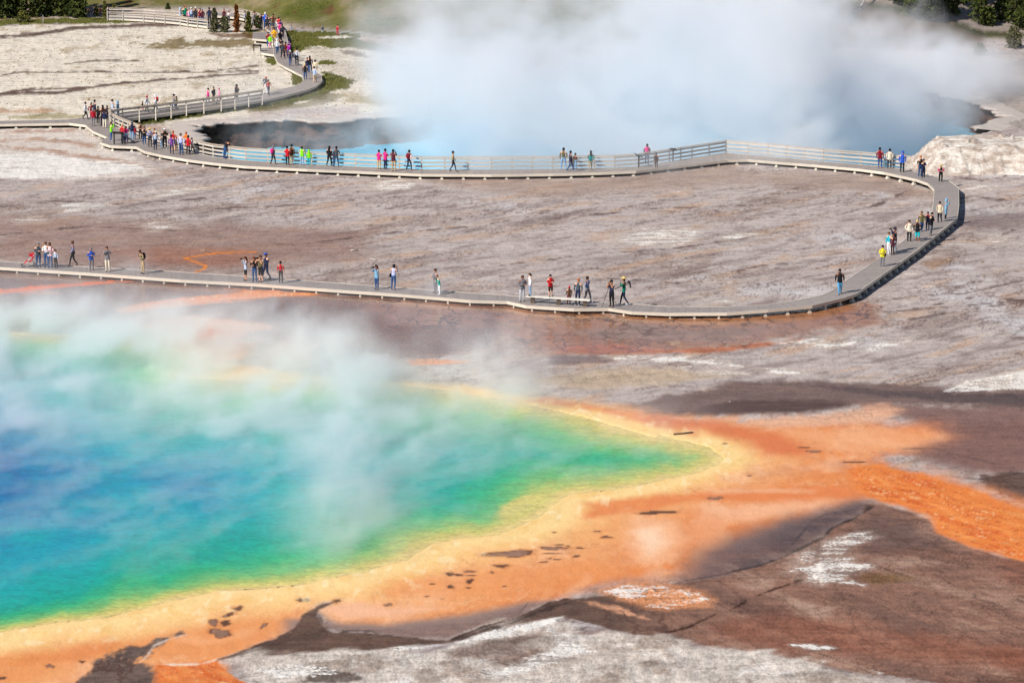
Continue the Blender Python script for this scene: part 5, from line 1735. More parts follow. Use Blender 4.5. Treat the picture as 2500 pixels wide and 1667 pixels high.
NP = "visitors on the near boardwalk"
for a in (
    ('6', 350, 345, 125, 'hold', 15, 'slate jacket', 'denim jeans', 'cap:grey', 'next to the red pushchair'),
    ('6', 428, 346, 115, 'hold', -10, 'white shirt', 'denim jeans', 'tied:brown bag:teal', 'behind the pink top'),
    ('6', 460, 350, 123, 'hold', 5, 'palepink sweater', 'denim jeans', 'tied:brown', 'among the family at left'),
    ('6', 515, 355, 180, 'stand', -40, 'paleblue shirt', 'black trousers', 'long:brown', 'leaning by the pink top'),
    ('6', 668, 336, 108, 'walk', -85, 'floral shirt', 'black trousers', 'short:brown bag:black', 'striding left'),
    ('6', 836, 374, 165, 'hold', 5, 'blue jacket', 'grey trousers', 'short:grey', 'standing alone'),
    ('6', 984, 386, 157, 'cam', 0, 'grey jacket', 'cream trousers', 'short:brown', 'right of the blue jacket'),
    ('6', 1305, 405, 180, 'bend', -60, 'khaki shirt', 'tan trousers', 'short:brown pack:black', 'half veiled in steam'),
    ('7', 187, 468, 252, 'cam', -60, 'paleblue sweater', 'black shorts', 'long:darkbrown camera:black', 'photographing to the left'),
    ('7', 270, 478, 253, 'hold', -30, 'black shirt', 'denim jeans', 'long:brown', 'left of the olive top'),
    ('7', 325, 480, 235, 'camwide', -20, 'olive tee', 'black shorts', 'short:brown camera:black', 'raising a camera'),
    ('7', 372, 458, 215, 'walk', -40, 'navy jacket', 'denim jeans', 'cap:blue', 'behind the raised camera'),
    ('7', 508, 492, 290, 'stand', 175, 'crimson tee', 'black trousers', 'short:black', 'seen from behind'),
    ('7', 1382, 550, 325, 'cam', -60, 'skyblue hoodie', 'denim jeans', 'long:darkbrown camera:black', 'in the thin steam'),
    ('7', 1530, 553, 322, 'cam', 170, 'lavender shirt', 'denim jeans', 'short:black bag:black', 'facing away with a phone'),
    ('7', 1912, 580, 360, 'hold', -50, 'grey jacket', 'grey trousers', 'short:darkbrown', 'behind the aqua jacket'),
    ('7', 1952, 596, 418, 'bend', -70, 'aqua jacket', 'white trousers', 'short:brown', 'bending in the steam'),
    ('8', 463, 658, 422, 'hold', 10, 'grey jacket', 'palegrey trousers', 'short:brown', 'left of the bench'),
    ('8', 890, 682, 520, 'stand', 180, 'brown jacket', 'darkred trousers', 'beanie:red', 'small behind the bench'),
    ('8', 970, 690, 450, 'stand', -20, 'slate shirt', 'navy trousers', 'short:ginger', 'behind the bench'),
    ('8', 1060, 668, 432, 'walk2', 60, 'checked shirt', 'grey jeans', 'short:black', 'right of the bench'),
    ('8', 1283, 705, 462, 'cam', -25, 'navy tee', 'black trousers', 'short:black', 'working at the tripod'),
    ('8', 1393, 690, 435, 'carry', -80, 'green sweater', 'navy trousers', 'hat:straw', 'carrying a tripod'),
):
    person(*a, zd=.36, group=NP)
person('8', 540, 605, 400, 'stand', -60, 'white jacket', 'paledenim jeans', 'tied:darkbrown', 'standing on the bench end', zd=.86, group=NP)
person('8', 726, 612, 412, 'hold', 40, 'red coat', 'darkbrown shorts', 'short:black', 'standing on the bench', zd=.86, group=NP)
_g = Z('8 1393,690')[0]
shoulder_tripod(at(_g[0], _g[1], .36) + Vector((.12, -.02, 1.36)))

LP = "visitors on the boardwalk bend"
for a in (
    ('5', 655, 1190, 960, 'walk', 5, 'black jacket', 'brightdenim jeans', 'short:black', 'walking alone toward the camera'),
    ('5', 1040, 942, 742, 'hold', 0, 'yellow jacket', 'grey leggings', 'short:black bag:brown', 'on the boardwalk bend'),
    ('5', 1108, 832, 625, 'stand', -60, 'cyan shirt', 'white trousers', 'short:brown', 'behind the maroon top'),
    ('5', 1132, 838, 640, 'stand', 180, 'maroon sweater', 'darkbrown trousers', 'long:brown', 'seen from behind'),
    ('5', 1160, 812, 580, 'cam', -85, 'navy jacket', 'palegrey trousers', 'cap:navy camera:black', 'photographing leftward'),
    ('5', 1287, 712, 515, 'pockets', 0, 'cream jacket', 'black trousers', 'short:darkbrown', 'beside the turquoise capris'),
    ('5', 1365, 715, 515, 'pockets', -5, 'black hoodie', 'turquoise capris', 'short:blond', 'on the boardwalk bend'),
    ('5', 1402, 622, 435, 'walk', 30, 'olive jacket', 'denim jeans', 'long:brown', 'behind the capris'),
    ('5', 1455, 612, 440, 'stand', 0, 'navy jacket', 'navy trousers', 'short:black scarf:red', 'wearing a red scarf'),
    ('5', 1480, 660, 445, 'hold', 60, 'black jacket', 'grey trousers', 'short:darkbrown', 'facing right on the bend'),
    ('5', 1565, 537, 345, 'walk', -20, 'beige jacket', 'black trousers', 'short:black', 'next to the hooded raincoat'),
    ('5', 1618, 508, 320, 'cam', 70, 'skyblue raincoat', 'black leggings', 'hood:skyblue', 'on the far bend'),
    ('S', 2296, 448, 402, 'hold', 0, 'black vest', 'black trousers', 'hat:straw', 'where the bend narrows'),
    ('S', 2246, 434, 381, 'stand', 10, 'black tee', 'denim jeans', 'short:ginger', 'before the pale bank'),
    ('S', 2254, 437, 389, 'hold', 20, 'navy sweater', 'navy jeans', 'short:black', 'before the pale bank'),
    ('S', 2202, 423, 370, 'stand', 0, 'blue jacket', 'charcoal trousers', 'hood:blue', 'at the end of the railing'),
    ('S', 2171, 413, 364, 'stand', 170, 'cream jacket', 'darkgrey trousers', 'short:black', 'leaning at the railing end'),
    ('S', 2149, 411, 361, 'stand', 150, 'darkred coat', 'denim jeans', 'short:black', 'at the railing end'),
):
    person(*a, zd=.5 if a[0] == '5' else .42, group=LP, sub='sleeves')

MP = "visitors along the crater railing"
for a in (
    ('3', 1415, 752, 570, 'stand', 180, 'charcoal jacket', 'denim jeans', 'short:black pack:magenta', 'by the angled sign'),
    ('3', 1503, 782, 650, 'stand', 160, 'darkbrown jacket', 'darkbrown trousers', 'short:darkbrown', 'small beside the magenta backpack'),
    ('3', 900, 802, 630, 'walk', 170, 'teal jacket', 'khaki trousers', 'long:black', 'at the middle railing'),
    ('3', 765, 800, 652, 'walk2', 120, 'brown tee', 'paledenim jeans', 'short:black', 'smaller of the middle trio'),
    ('3', 720, 817, 630, 'walk', 120, 'navy jacket', 'denim jeans', 'short:black', 'in the middle trio'),
    ('3', 652, 808, 604, 'wide', 180, 'olive shirt', 'paledenim jeans', 'short:black', 'looking over the railing'),
    ('2', 1890, 1566, 1380, 'walk', 85, 'khaki shirt', 'navy trousers', 'short:black', 'walking right alone'),
    ('2', 1488, 1556, 1372, 'walk', 150, 'palepink shirt', 'navy jeans', 'short:black pack:darkred', 'at the railing'),
    ('2', 1350, 1560, 1365, 'cam', 160, 'maroon jacket', 'tan trousers', 'short:black', 'photographing over the railing'),
    ('2', 1273, 1546, 1360, 'hold', 150, 'magenta jacket', 'navy jeans', 'short:black', 'right of the other magenta jacket'),
    ('2', 1215, 1541, 1370, 'hold', 160, 'magenta jacket', 'tan trousers', 'short:black', 'at the railing'),
    ('2', 822, 1521, 1337, 'wide', 180, 'slate jacket', 'denim jeans', 'short:black bag:maroon', 'seen from behind'),
    ('2', 760, 1516, 1335, 'walk', 150, 'black jacket', 'black trousers', 'long:black', 'left of the slate jacket'),
    ('2', 578, 1509, 1368, 'stand', 160, 'lime coat', 'cyan leggings', 'hood:lime', 'smaller of the lime pair'),
    ('2', 515, 1506, 1338, 'cam', 170, 'lime jacket', 'paledenim jeans', 'short:black', 'taller of the lime pair'),
    ('2', 420, 1498, 1320, 'stand', 170, 'brown jacket', 'tan trousers', 'short:black', 'beside the red jacket'),
    ('2', 383, 1506, 1335, 'hold', 150, 'red jacket', 'black trousers', 'short:black', 'left of the lime pair'),
    ('2', 250, 1502, 1332, 'walk', 160, 'darkgrey jacket', 'black trousers', 'hood:grey pack:magenta', 'at the railing'),
    ('1', 2045, 1446, 1262, 'lean', 130, 'black jacket', 'denim jeans', 'cap:black', 'leaning on the railing'),
):
    person(*a, zd=.42, group=MP)

ZOOM['K'] = (200, 220, 320 / 2352)
CP = "crowd on the left platform"
for a in (
    ('K', 1905, 1165, 820, 'stand', 175, 'red jacket', 'black trousers', 'short:black', 'at the right of the crowd'),
    ('K', 1872, 1085, 758, 'hold', 160, 'orange jacket', 'darkgrey trousers', 'short:ginger', 'in the crowd'),
    ('K', 1985, 1150, 860, 'walk', 120, 'palegrey shirt', 'charcoal trousers', 'short:darkbrown', 'at the crowd edge by the rail'),
    ('K', 1790, 1165, 785, 'pockets', -10, 'lavender shirt', 'denim jeans', 'short:brown', 'in the crowd'),
    ('K', 1618, 1152, 806, 'stand', 150, 'purple sweater', 'navy jeans', 'short:black', 'in the crowd'),
    ('K', 1648, 1095, 738, 'stand', 170, 'red tee', 'grey shorts', 'short:ginger', 'behind the purple sweater'),
    ('K', 1700, 1085, 850, 'stand', 160, 'palegrey shirt', 'tan shorts', 'short:brown', 'behind the lavender shirt'),
    ('K', 1490, 1056, 690, 'hold', 10, 'black jacket', 'black trousers', 'cap:white', 'in the crowd'),
    ('K', 1425, 1040, 860, 'walk', 60, 'paleblue tee', 'paledenim jeans', 'short:blond', 'small beside the white cap'),
    ('K', 1318, 1076, 748, 'stand', 0, 'paleblue shirt', 'navy jeans', 'hat:cream', 'near the crowd centre'),
    ('K', 1225, 1026, 686, 'hold', 0, 'checked shirt', 'charcoal trousers', 'hat:straw', 'in the crowd'),
    ('K', 1305, 1005, 695, 'stand', 20, 'darkred jacket', 'black trousers', 'short:brown', 'behind the cream hat'),
    ('K', 1120, 987, 660, 'hold', 0, 'black sweater', 'denim jeans', 'long:brown', 'in the crowd'),
    ('K', 1050, 897, 588, 'hold', 15, 'darkbrown vest', 'black trousers', 'short:darkbrown', 'behind the black sweater'),
    ('K', 895, 905, 568, 'stand', 170, 'navy jacket', 'paledenim jeans', 'cap:grey', 'behind the pushchair'),
    ('K', 945, 880, 640, 'stand', 170, 'red jacket', 'denim jeans', 'short:brown', 'tucked behind the navy jacket'),
    ('K', 800, 955, 650, 'hold', -160, 'magenta jacket', 'purple leggings', 'short:brown', 'at the pushchair'),
    ('K', 735, 957, 610, 'stand', 160, 'red sweater', 'slate jeans', 'short:blond', 'behind the black sign'),
    ('K', 522, 917, 578, 'camwide', 100, 'lime jacket', 'denim jeans', 'short:brown', 'photographing by the black sign'),
    ('K', 408, 684, 350, 'stand', 170, 'navy jacket', 'cream trousers', 'short:darkbrown', 'at the junction'),
    ('K', 205, 647, 325, 'stand', 170, 'crimson jacket', 'grey trousers', 'hood:grey', 'at the junction'),
    ('K', 292, 602, 298, 'hold', 160, 'black jacket', 'black trousers', 'short:black', 'at the junction'),
    ('K', 372, 655, 280, 'stand', -160, 'darkbrown jacket', 'black trousers', 'long:darkbrown', 'at the junction'),
    ('K', 240, 505, 182, 'stand', 100, 'navy jacket', 'charcoal trousers', 'short:black', 'tallest at the junction'),
    ('K', 163, 525, 228, 'walk', 60, 'darkred jacket', 'denim jeans', 'long:black', 'arriving at the junction'),
    ('K', 65, 527, 220, 'walk', 85, 'white jacket', 'black trousers', 'short:black', 'leftmost at the junction'),
    ('K', 455, 560, 282, 'hold', 170, 'charcoal jacket', 'charcoal trousers', 'short:darkbrown', 'at the rail corner'),
    ('K', 548, 520, 176, 'stand', -70, 'paleblue jacket', 'denim jeans', 'cap:black', 'at the foot of the ramp'),
    ('K', 652, 520, 198, 'stand', 60, 'skyblue hoodie', 'denim jeans', 'hood:skyblue', 'at the foot of the ramp'),
    ('K', 575, 545, 300, 'stand', -60, 'paleblue shirt', 'paledenim jeans', 'short:brown', 'small at the foot of the ramp'),
):
    person(*a, zd=.42, group=CP)

RP = "visitors on the ramp and upper boardwalk"
ZOOM['T'] = (600, 0, 220 / 1380)
for a in (
    ('K', 1165, 400, 108, 'walk', 80, 'white jacket', 'black trousers', 'beanie:red', 'on the ramp'),
    ('K', 1088, 392, 208, 'walk', 80, 'black tee', 'magenta shorts', 'short:black', 'small on the ramp'),
    ('K', 1335, 385, 88, 'walk', -90, 'white hoodie', 'denim jeans', 'hood:white pack:red', 'on the ramp'),
    ('K', 1655, 360, 80, 'walk', -80, 'grey jacket', 'denim jeans', 'hat:navy', 'on the ramp'),
    ('K', 1698, 356, 122, 'walk2', -80, 'yellow vest', 'denim jeans', 'short:black', 'on the ramp'),
    ('1', 1897, 958, 806, 'walk', -70, 'magenta jacket', 'denim jeans', 'short:black', 'on the ramp'),
    ('1', 1945, 935, 793, 'stand', 60, 'charcoal jacket', 'black trousers', 'short:black', 'on the ramp'),
    ('1', 1998, 944, 803, 'walk', -60, 'pink shirt', 'pink leggings', 'beanie:pink', 'on the ramp'),
    ('1', 2160, 920, 772, 'stand', -40, 'black jacket', 'black trousers', 'hood:black', 'alone high on the ramp'),
    ('T', 306, 1448, 1183, 'walk', 60, 'palegrey tee', 'white trousers', 'cap:orange pack:navy', 'at the end of the ramp rail'),
    ('T', 350, 1458, 1226, 'walk', 60, 'red tee', 'navy trousers', 'short:black', 'at the end of the ramp rail'),
    ('T', 1060, 1266, 1026, 'walk', 160, 'paleblue hoodie', 'tan trousers', 'short:black', 'at the upper bend'),
    ('T', 915, 1222, 983, 'stand', 0, 'black jacket', 'denim jeans', 'long:blond', 'at the upper bend'),
    ('T', 1062, 1185, 922, 'stand', 160, 'beige jacket', 'tan trousers', 'short:black', 'at the upper bend'),
    ('T', 990, 1122, 862, 'walk', 170, 'black sweater', 'denim jeans', 'long:darkbrown', 'at the upper bend'),
    ('T', 938, 1118, 888, 'walk', 170, 'navy jacket', 'denim jeans', 'short:darkbrown', 'at the upper bend'),
    ('T', 680, 1016, 778, 'walk', 0, 'navy sweater', 'denim jeans', 'short:whitehair', 'walking down the upper boardwalk'),
    ('T', 785, 1006, 743, 'walk', 170, 'palegrey shirt', 'navy trousers', 'short:black', 'on the upper boardwalk'),
    ('T', 570, 902, 633, 'walk', 175, 'darkgrey jacket', 'black trousers', 'short:black', 'on the upper boardwalk'),
    ('T', 607, 872, 650, 'walk', 170, 'darkred jacket', 'darkred trousers', 'short:black', 'on the upper boardwalk'),
    ('T', 655, 845, 676, 'walk', 170, 'violet jacket', 'denim jeans', 'short:black', 'on the upper boardwalk'),
    ('T', 672, 810, 638, 'walk2', 170, 'purple hoodie', 'navy jeans', 'hood:purple', 'on the upper boardwalk'),
    ('T', 478, 822, 603, 'walk', 0, 'white hoodie', 'denim jeans', 'hood:white', 'on the upper boardwalk'),
    ('T', 520, 790, 590, 'walk', 0, 'charcoal jacket', 'denim jeans', 'short:black', 'behind the white hoodie'),
    ('T', 376, 746, 538, 'walk', 10, 'lime jacket', 'pink leggings', 'short:brown', 'at the little viewing deck'),
    ('T', 350, 722, 498, 'walk', 0, 'darkred jacket', 'denim jeans', 'short:black', 'at the little viewing deck'),
    ('T', 445, 712, 428, 'hold', 0, 'amber jacket', 'beige trousers', 'short:black', 'on the upper boardwalk'),
    ('T', 530, 705, 468, 'walk', 170, 'black jacket', 'black trousers', 'short:black', 'right of the amber jacket'),
    ('T', 567, 592, 378, 'walk', 175, 'navy jacket', 'navy trousers', 'short:black pack:darkgrey', 'on the upper boardwalk'),
    ('T', 520, 560, 350, 'walk', 175, 'magenta jacket', 'white trousers', 'short:black', 'on the upper boardwalk'),
    ('T', 538, 500, 308, 'walk2', 175, 'purple jacket', 'navy trousers', 'short:black', 'near the side deck'),
    ('T', 512, 470, 268, 'walk', 175, 'red jacket', 'white trousers', 'short:black', 'near the side deck'),
    ('T', 485, 445, 285, 'stand', 20, 'white jacket', 'palegrey trousers', 'short:brown', 'near the side deck'),
    ('T', 415, 468, 223, 'walk', 0, 'brown jacket', 'slate shorts', 'short:darkbrown', 'near the fence bend'),
    ('T', 335, 468, 243, 'walk', 0, 'charcoal jacket', 'black shorts', 'short:brown', 'near the fence bend'),
    ('T', 303, 450, 198, 'stand', 170, 'blue jacket', 'denim jeans', 'short:whitehair', 'near the fence bend'),
    ('T', 240, 430, 223, 'stand', 10, 'black hoodie', 'black trousers', 'short:black', 'near the fence bend'),
    ('T', 135, 400, 178, 'stand', 90, 'grey jacket', 'charcoal trousers', 'short:brown', 'behind the fence'),
):
    person(*a, zd=.45, group=RP)
for a in (
    ('T', 700, 486, 352, 'walk', -70, 'slate tee', 'skyblue shorts', 'short:black', 'on the gravel path below the hill'),
    ('T', 1172, 526, 416, 'stand', 180, 'slate jacket', 'palegrey trousers', 'short:grey', 'on the gravel path'),
    ('2', 838, 328, 284, 'stand', -40, 'crimson jacket', 'crimson trousers', 'short:black', 'farthest right on the gravel path'),
):
    person(*a, zd=0, group="walkers on the gravel path", size=1.2 if a[0] == '2' else None)
ZOOM['E'] = (0, 0, 640 / 2352)
for a in (
    ('E', 1622, 206, 74, 'stand', 100, 'paleblue jacket', 'denim jeans', 'hood:paleblue', 'leftmost behind the far fence'),
    ('E', 1652, 205, 58, 'stand', 0, 'green jacket', 'charcoal trousers', 'short:black', 'behind the far fence'),
    ('E', 1670, 207, 56, 'stand', 10, 'green jacket', 'black trousers', 'short:ginger', 'behind the far fence'),
    ('E', 1695, 210, 82, 'stand', 20, 'pink sweater', 'grey trousers', 'short:grey', 'behind the far fence'),
    ('E', 1722, 212, 70, 'stand', 0, 'paleblue shirt', 'denim jeans', 'short:whitehair', 'behind the far fence'),
    ('E', 1757, 213, 66, 'stand', 0, 'charcoal jacket', 'black trousers', 'short:whitehair', 'behind the far fence'),
    ('E', 1795, 216, 80, 'stand', 0, 'darkred jacket', 'denim jeans', 'short:brown', 'behind the far fence'),
    ('E', 1818, 217, 84, 'stand', 0, 'maroon jacket', 'denim jeans', 'short:grey', 'behind the far fence'),
    ('E', 1880, 220, 72, 'stand', 0, 'navy jacket', 'charcoal trousers', 'short:black', 'rightmost behind the far fence'),
    ('E', 795, 165, 72, 'stand', 0, 'black jacket', 'black trousers', 'short:black', 'leftmost of the four in tree shade'),
    ('E', 845, 160, 52, 'walk', 90, 'charcoal jacket', 'black trousers', 'short:black', 'second of the four in tree shade'),
    ('E', 903, 160, 62, 'stand', 0, 'darkbrown jacket', 'black trousers', 'short:black', 'third of the four in tree shade'),
    ('E', 972, 160, 58, 'stand', -90, 'navy jacket', 'black trousers', 'short:black', 'rightmost of the four in tree shade'),
    ('E', 2012, 200, 84, 'stand', 0, 'maroon jacket', 'charcoal trousers', 'short:brown', 'between the grey and rusty conifers'),
    ('E', 2052, 205, 104, 'hold', 0, 'white tee', 'navy trousers', 'short:black', 'between the grey and rusty conifers'),
    ('E', 2196, 215, 104, 'stand', 90, 'paleblue jacket', 'black trousers', 'short:black', 'between the rusty and green conifers'),
    ('E', 2285, 215, 106, 'stand', 0, 'grey jacket', 'charcoal trousers', 'short:brown', 'right of the green young conifer'),
):
    person(*a, zd=.32, group="visitors at the far fence")
# ------------------------------------------------------------------ steam: real volumes standing over the two pools
_lat = np.random.RandomState(5).rand(64, 64, 64).astype(np.float32)
def vnoise3(x, y, z):
    ix, iy, iz = np.floor(x).astype(np.int32), np.floor(y).astype(np.int32), np.floor(z).astype(np.int32)
    fx, fy, fz = x - ix, y - iy, z - iz
    fx, fy, fz = fx * fx * (3 - 2 * fx), fy * fy * (3 - 2 * fy), fz * fz * (3 - 2 * fz)
    r = 0
    for a in (0, 1):
        for b in (0, 1):
            for c in (0, 1):
                w = (fx if a else 1 - fx) * (fy if b else 1 - fy) * (fz if c else 1 - fz)
                r = r + w * _lat[(ix + a) & 63, (iy + b) & 63, (iz + c) & 63]
    return r

def fbm3(x, y, z, oct=4, rough=0.5):
    s, amp, tot = 0, 1.0, 0.0
    for o in range(oct):
        k = 2.03 ** o
        s = s + amp * vnoise3(x * k + 11.7 * o, y * k + 5.3 * o, z * k + 23.1 * o)
        tot += amp
        amp *= rough
    return s / tot

def steam_material(name, color, aniso, density):
    m = bpy.data.materials.new(name)
    m.use_nodes = True
    nt = m.node_tree
    for n in list(nt.nodes):
        nt.nodes.remove(n)
    out = nt.nodes.new("ShaderNodeOutputMaterial")
    pv = nt.nodes.new("ShaderNodeVolumePrincipled")
    pv.inputs['Color'].default_value = (*color, 1)
    pv.inputs['Density'].default_value = density
    pv.inputs['Anisotropy'].default_value = aniso
    nt.links.new(pv.outputs[0], out.inputs['Volume'])
    return m

def steam_volume(name, label, lo, hi, res, field, mat):
    nx, ny, nz = res
    gx, gy, gz = (np.linspace(lo[i], hi[i], res[i], dtype=np.float32) for i in range(3))
    zz, yy, xx = np.meshgrid(gz, gy, gx, indexing='ij')
    xx, yy, zz = xx.ravel(), yy.ravel(), zz.ravel()
    den = np.clip(field(xx, yy, zz), 0, None).astype(np.float32)
    den[den < 0.002] = 0
    me = bpy.data.meshes.new(name)
    me.vertices.add(len(xx))
    me.vertices.foreach_set("co", np.stack([xx, yy, zz], -1).astype(np.float32).ravel())
    a = me.attributes.new("steam", 'FLOAT', 'POINT')
    a.data.foreach_set("value", den)
    me.materials.append(mat)
    o = link(name, me)
    o["kind"] = "stuff"
    o["label"] = label
    o["category"] = "steam"
    g = bpy.data.node_groups.new(name, 'GeometryNodeTree')
    g.interface.new_socket("Geometry", in_out='INPUT', socket_type='NodeSocketGeometry')
    g.interface.new_socket("Geometry", in_out='OUTPUT', socket_type='NodeSocketGeometry')
    N, Lk = g.nodes, g.links
    gi, go = N.new("NodeGroupInput"), N.new("NodeGroupOutput")
    vc = N.new("GeometryNodeVolumeCube")
    vc.inputs['Min'].default_value = lo
    vc.inputs['Max'].default_value = hi
    for i, k in enumerate(('Resolution X', 'Resolution Y', 'Resolution Z')):
        vc.inputs[k].default_value = res[i]
    pos = N.new("GeometryNodeInputPosition")
    sep = N.new("ShaderNodeSeparateXYZ")
    Lk.new(pos.outputs[0], sep.inputs[0])
    def mth(op, a, b):
        n = N.new("ShaderNodeMath")
        n.operation = op
        for i, q in enumerate((a, b)):
            if isinstance(q, (int, float)):
                n.inputs[i].default_value = q
            else:
                Lk.new(q, n.inputs[i])
        return n.outputs[0]
    idx = []
    for i in range(3):
        t = mth('MULTIPLY', mth('SUBTRACT', sep.outputs[i], float(lo[i])), (res[i] - 1) / (hi[i] - lo[i]))
        t = mth('ROUND', t, 0.0)
        idx.append(mth('MINIMUM', mth('MAXIMUM', t, 0.0), res[i] - 1.0))
    lin = mth('ADD', idx[0], mth('MULTIPLY', mth('ADD', idx[1], mth('MULTIPLY', idx[2], float(ny))), float(nx)))
    na = N.new("GeometryNodeInputNamedAttribute")
    na.data_type = 'FLOAT'
    na.inputs['Name'].default_value = "steam"
    si = N.new("GeometryNodeSampleIndex")
    si.data_type = 'FLOAT'
    si.domain = 'POINT'
    Lk.new(gi.outputs[0], si.inputs['Geometry'])
    Lk.new(na.outputs[0], si.inputs['Value'])
    Lk.new(lin, si.inputs['Index'])
    Lk.new(si.outputs[0], vc.inputs['Density'])
    sm = N.new("GeometryNodeSetMaterial")
    sm.inputs['Material'].default_value = mat
    Lk.new(vc.outputs[0], sm.inputs['Geometry'])
    Lk.new(sm.outputs[0], go.inputs[0])
    md = o.modifiers.new("steam", 'NODES')
    md.node_group = g
    return o

CR_W = [ground_at0(u, v, -2.3) for u, v in CRATER]
CR_POLY = [(p.x, p.y / VS) for p in CR_W]      # sdf() stretches the second axis again
POOL_W = [ground_at0(u, v, 0) for u, v in POOL]
POOL_POLY = [(p.x, p.y / VS) for p in POOL_W]

def poly_dist(poly, gx, gy, lo, hi, nx, ny):
    return sdf(poly, gx, gy / VS)

def plume(x, y, z):
    n0 = fbm3(x / 22.0, y / 22.0, z / 16.0 - 3, 3, 0.5) - 0.5
    wx = x + 7 * (fbm3(x / 9 + 7, y / 9, z / 8, 2) - 0.5)
    wz = z + 6 * (fbm3(x / 9, y / 9 + 5, z / 8, 2) - 0.5)
    n1 = fbm3(wx / 8.0, y / 8.0, wz / 6.5 - 3, 4, 0.55) - 0.5
    n2 = fbm3(wx / 3.2, y / 3.8, wz / 2.8, 4, 0.6) - 0.5
    d = sdf(CR_POLY, x, y / VS)
    xl = np.interp(z, [-3, 0, 3, 6, 12, 22], [-2, -6, -9.5, -10.5, -9, -6])
    xr = np.interp(z, [-3, 0, 2, 4, 6, 12, 22], [31, 30, 28.5, 27, 26.5, 26.5, 29])
    e = 16 * n0 + 16 * n1 + 9 * n2
    core = smooth(-3.0, 5.0, x - xl + e) * smooth(-1.5, 3.5, xr - x + e)
    ymask = smooth(288, 299, y + 12 * n1 - 0.35 * z) * smooth(350, 337, y + 12 * n1 - 0.4 * z)
    body = core * ymask * (0.05 + 0.95 * smooth(-0.06, 0.10, n2 * .7 + 0.9 * n1 + .03)) * np.interp(z, [-2.3, 0, 4, 22], [0.7, 0.8, 1.0, 0.9])
    # low steam creeping over the whole crater
    zl = z - np.interp(x, [8, 24, 40, 50], [0, 3.4, 3.2, 1.0])
    low = smooth(-2, 3, d) * smooth(3.4, -1.0, zl + 15 * n1 + 10 * n2) * smooth(-0.14, 0.14, n2 + 0.5 * n1 + .03)
    low *= np.interp(x, [-34, -26, -15, -8, 12, 24, 50], [0.2, 0.45, 0.7, 1.0, 1.0, 2.3, 2.4])
    back = smooth(326, 338, y) * smooth(346, 340, y) * smooth(-14, -6, x) * smooth(54, 46, x) * smooth(4.5, 1.0, z + 8 * n1)
    puff = np.exp(-(((x - 39 - 0.25 * z + 6 * n1) / 3.4) ** 2 + ((y - 322) / 9) ** 2)) * smooth(9, 4, z + 6 * n1) * smooth(-0.08, 0.12, n2 + n1)
    body *= 0.35 + 0.65 * smooth(-0.09, 0.07, n0 + 0.5 * n1)
    body *= smooth(2.5, -1.0, z + 7 * n1 - np.interp(y, [290, 345], [13.5, 9.6]))
    return 0.16 * body + 0.13 * low + 0.10 * back + 0.06 * puff

def blob(u, v, rx, ry, h, lx, ly, x, y, z, nn):
    c = ground_at0(u, v, 0)
    dx, dy = x - c.x - lx * z, y - c.y - ly * z
    r2_ = (dx / rx) ** 2 + (dy / ry) ** 2 + 3.0 * nn
    return np.exp(-np.clip(r2_, 0, 30)) * smooth(h, h * 0.3, z + 4.0 * nn)

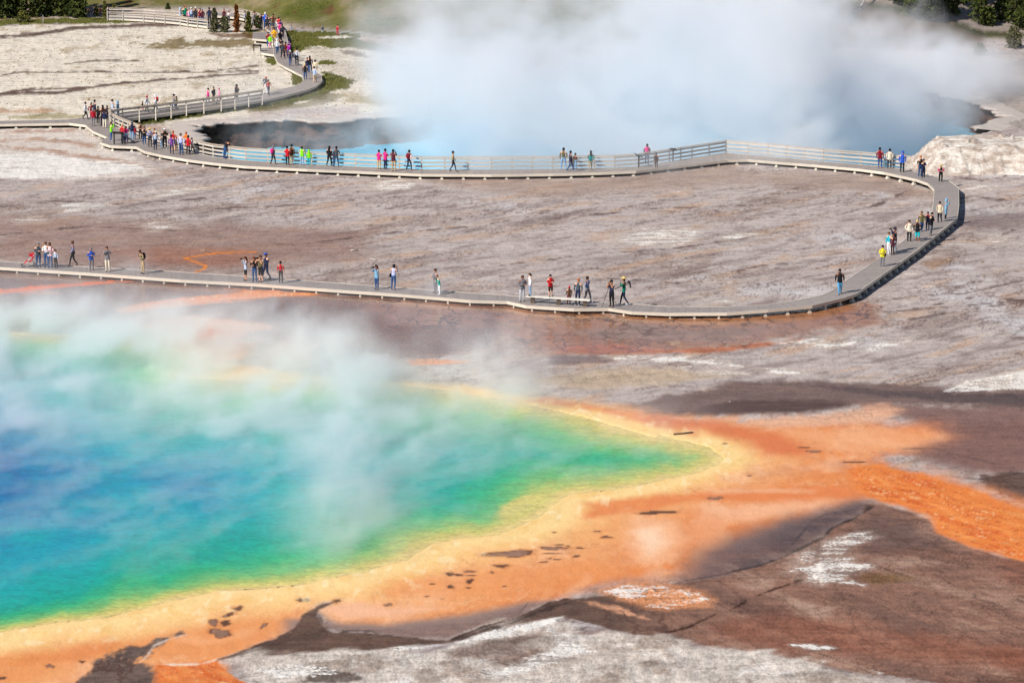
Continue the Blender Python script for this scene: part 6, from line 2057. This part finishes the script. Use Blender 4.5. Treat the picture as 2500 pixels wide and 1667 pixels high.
def pool_steam(x, y, z):
    a = (0.55 * x + 0.83 * y)
    b = (0.83 * x - 0.55 * y)
    w = 3.0 * (fbm3(x / 5, y / 7, z / 4 + 9, 2) - 0.5)
    n1 = fbm3((a + w) / 5.0, (b + w) / 1.7, z / 1.6, 5, 0.62) - 0.5
    n2 = fbm3((x + w) / 5.0 + 3, y / 7.0, z / 4.0, 4, 0.55) - 0.5
    n3 = fbm3((x + w) / 1.8 + 8, y / 3.5, z / 3.2 + 2, 4, 0.6) - 0.5      # upright wisps
    d = sdf(POOL_POLY, x, y / VS)
    over = smooth(0.0, 5.0, d)
    wisps = over * smooth(1.3, 0.1, z + 4 * n1 + 2 * n2) * smooth(0.0, 0.13, n1 + 0.45 * n2)
    fy = smooth(164, 190, y)
    D = 0.30 * wisps * (0.16 + 0.84 * fy)
    torn = 0.15 + 1.5 * smooth(-0.04, 0.12, 0.7 * n3 + 0.5 * n1)
    bl = lambda *p: blob(*p, x, y, z, 0.8 * n2 + 0.7 * n3) * torn
    D = D + 0.26 * bl(0, 880, 14, 9, 3.8, 0.2, 0.1)
    D = D + 0.22 * bl(230, 850, 8, 7, 4.6, 0.2, 0.1)
    D = D + 0.20 * bl(200, 1030, 15, 7, 2.2, 0.3, 0.1)
    D = D + 0.26 * bl(760, 950, 4.2, 8, 4.8, 0.15, 0.1)
    D = D + 0.22 * bl(840, 1060, 4.0, 8, 4.2, 0.1, 0.1)
    D = D + 0.17 * bl(850, 1240, 2.6, 9, 3.6, 0.1, 0.1)
    D = D + 0.14 * bl(1030, 1060, 5, 7, 3.0, 0.2, 0.1)
    D = D + 0.24 * bl(1200, 950, 3.0, 6, 5.0, 0.1, 0.1)
    D = D + 0.06 * bl(1450, 1040, 5, 5, 1.6, 0.1, 0.1)
    D = D + 0.20 * bl(330, 674, 0.8, 1.0, 2.6, 0.1, 0.0)
    D = D + 0.22 * bl(1062, 727, 0.9, 1.1, 2.6, 0.2, 0.0)
    D = D + 0.20 * bl(1262, 742, 1.0, 1.2, 2.2, 0.1, 0.0)
    D = D + 0.14 * bl(560, 900, 5, 6, 3.6, 0.2, 0.1)
    D = D + 0.05 * bl(940, 730, 2.6, 1.6, 1.8, 0.2, 0.0)
    veil = over * smooth(2.6, 0.2, z + 5 * n2) * smooth(186, 214, y) * smooth(8, -2, x)
    return 1.2 * D + 0.02 * veil

steam_a = steam_volume("steam", "thick white steam plume rising from the blue crater behind the railing", (-36.0, 284.0, -2.3), (56.0, 352.0, 17.2), (200, 92, 48), plume,
                       steam_material("crater_steam", (0.97, 0.98, 1.0), 0.0, 1.0))
steam_b = steam_volume("steam", "thin drifting steam wisps over the rainbow-coloured pool", (-46.0, 166.0, 0.0), (20.0, 264.0, 6.3), (188, 196, 28), pool_steam,
                       steam_material("pool_steam", (0.97, 0.98, 1.0), 0.0, 1.0))
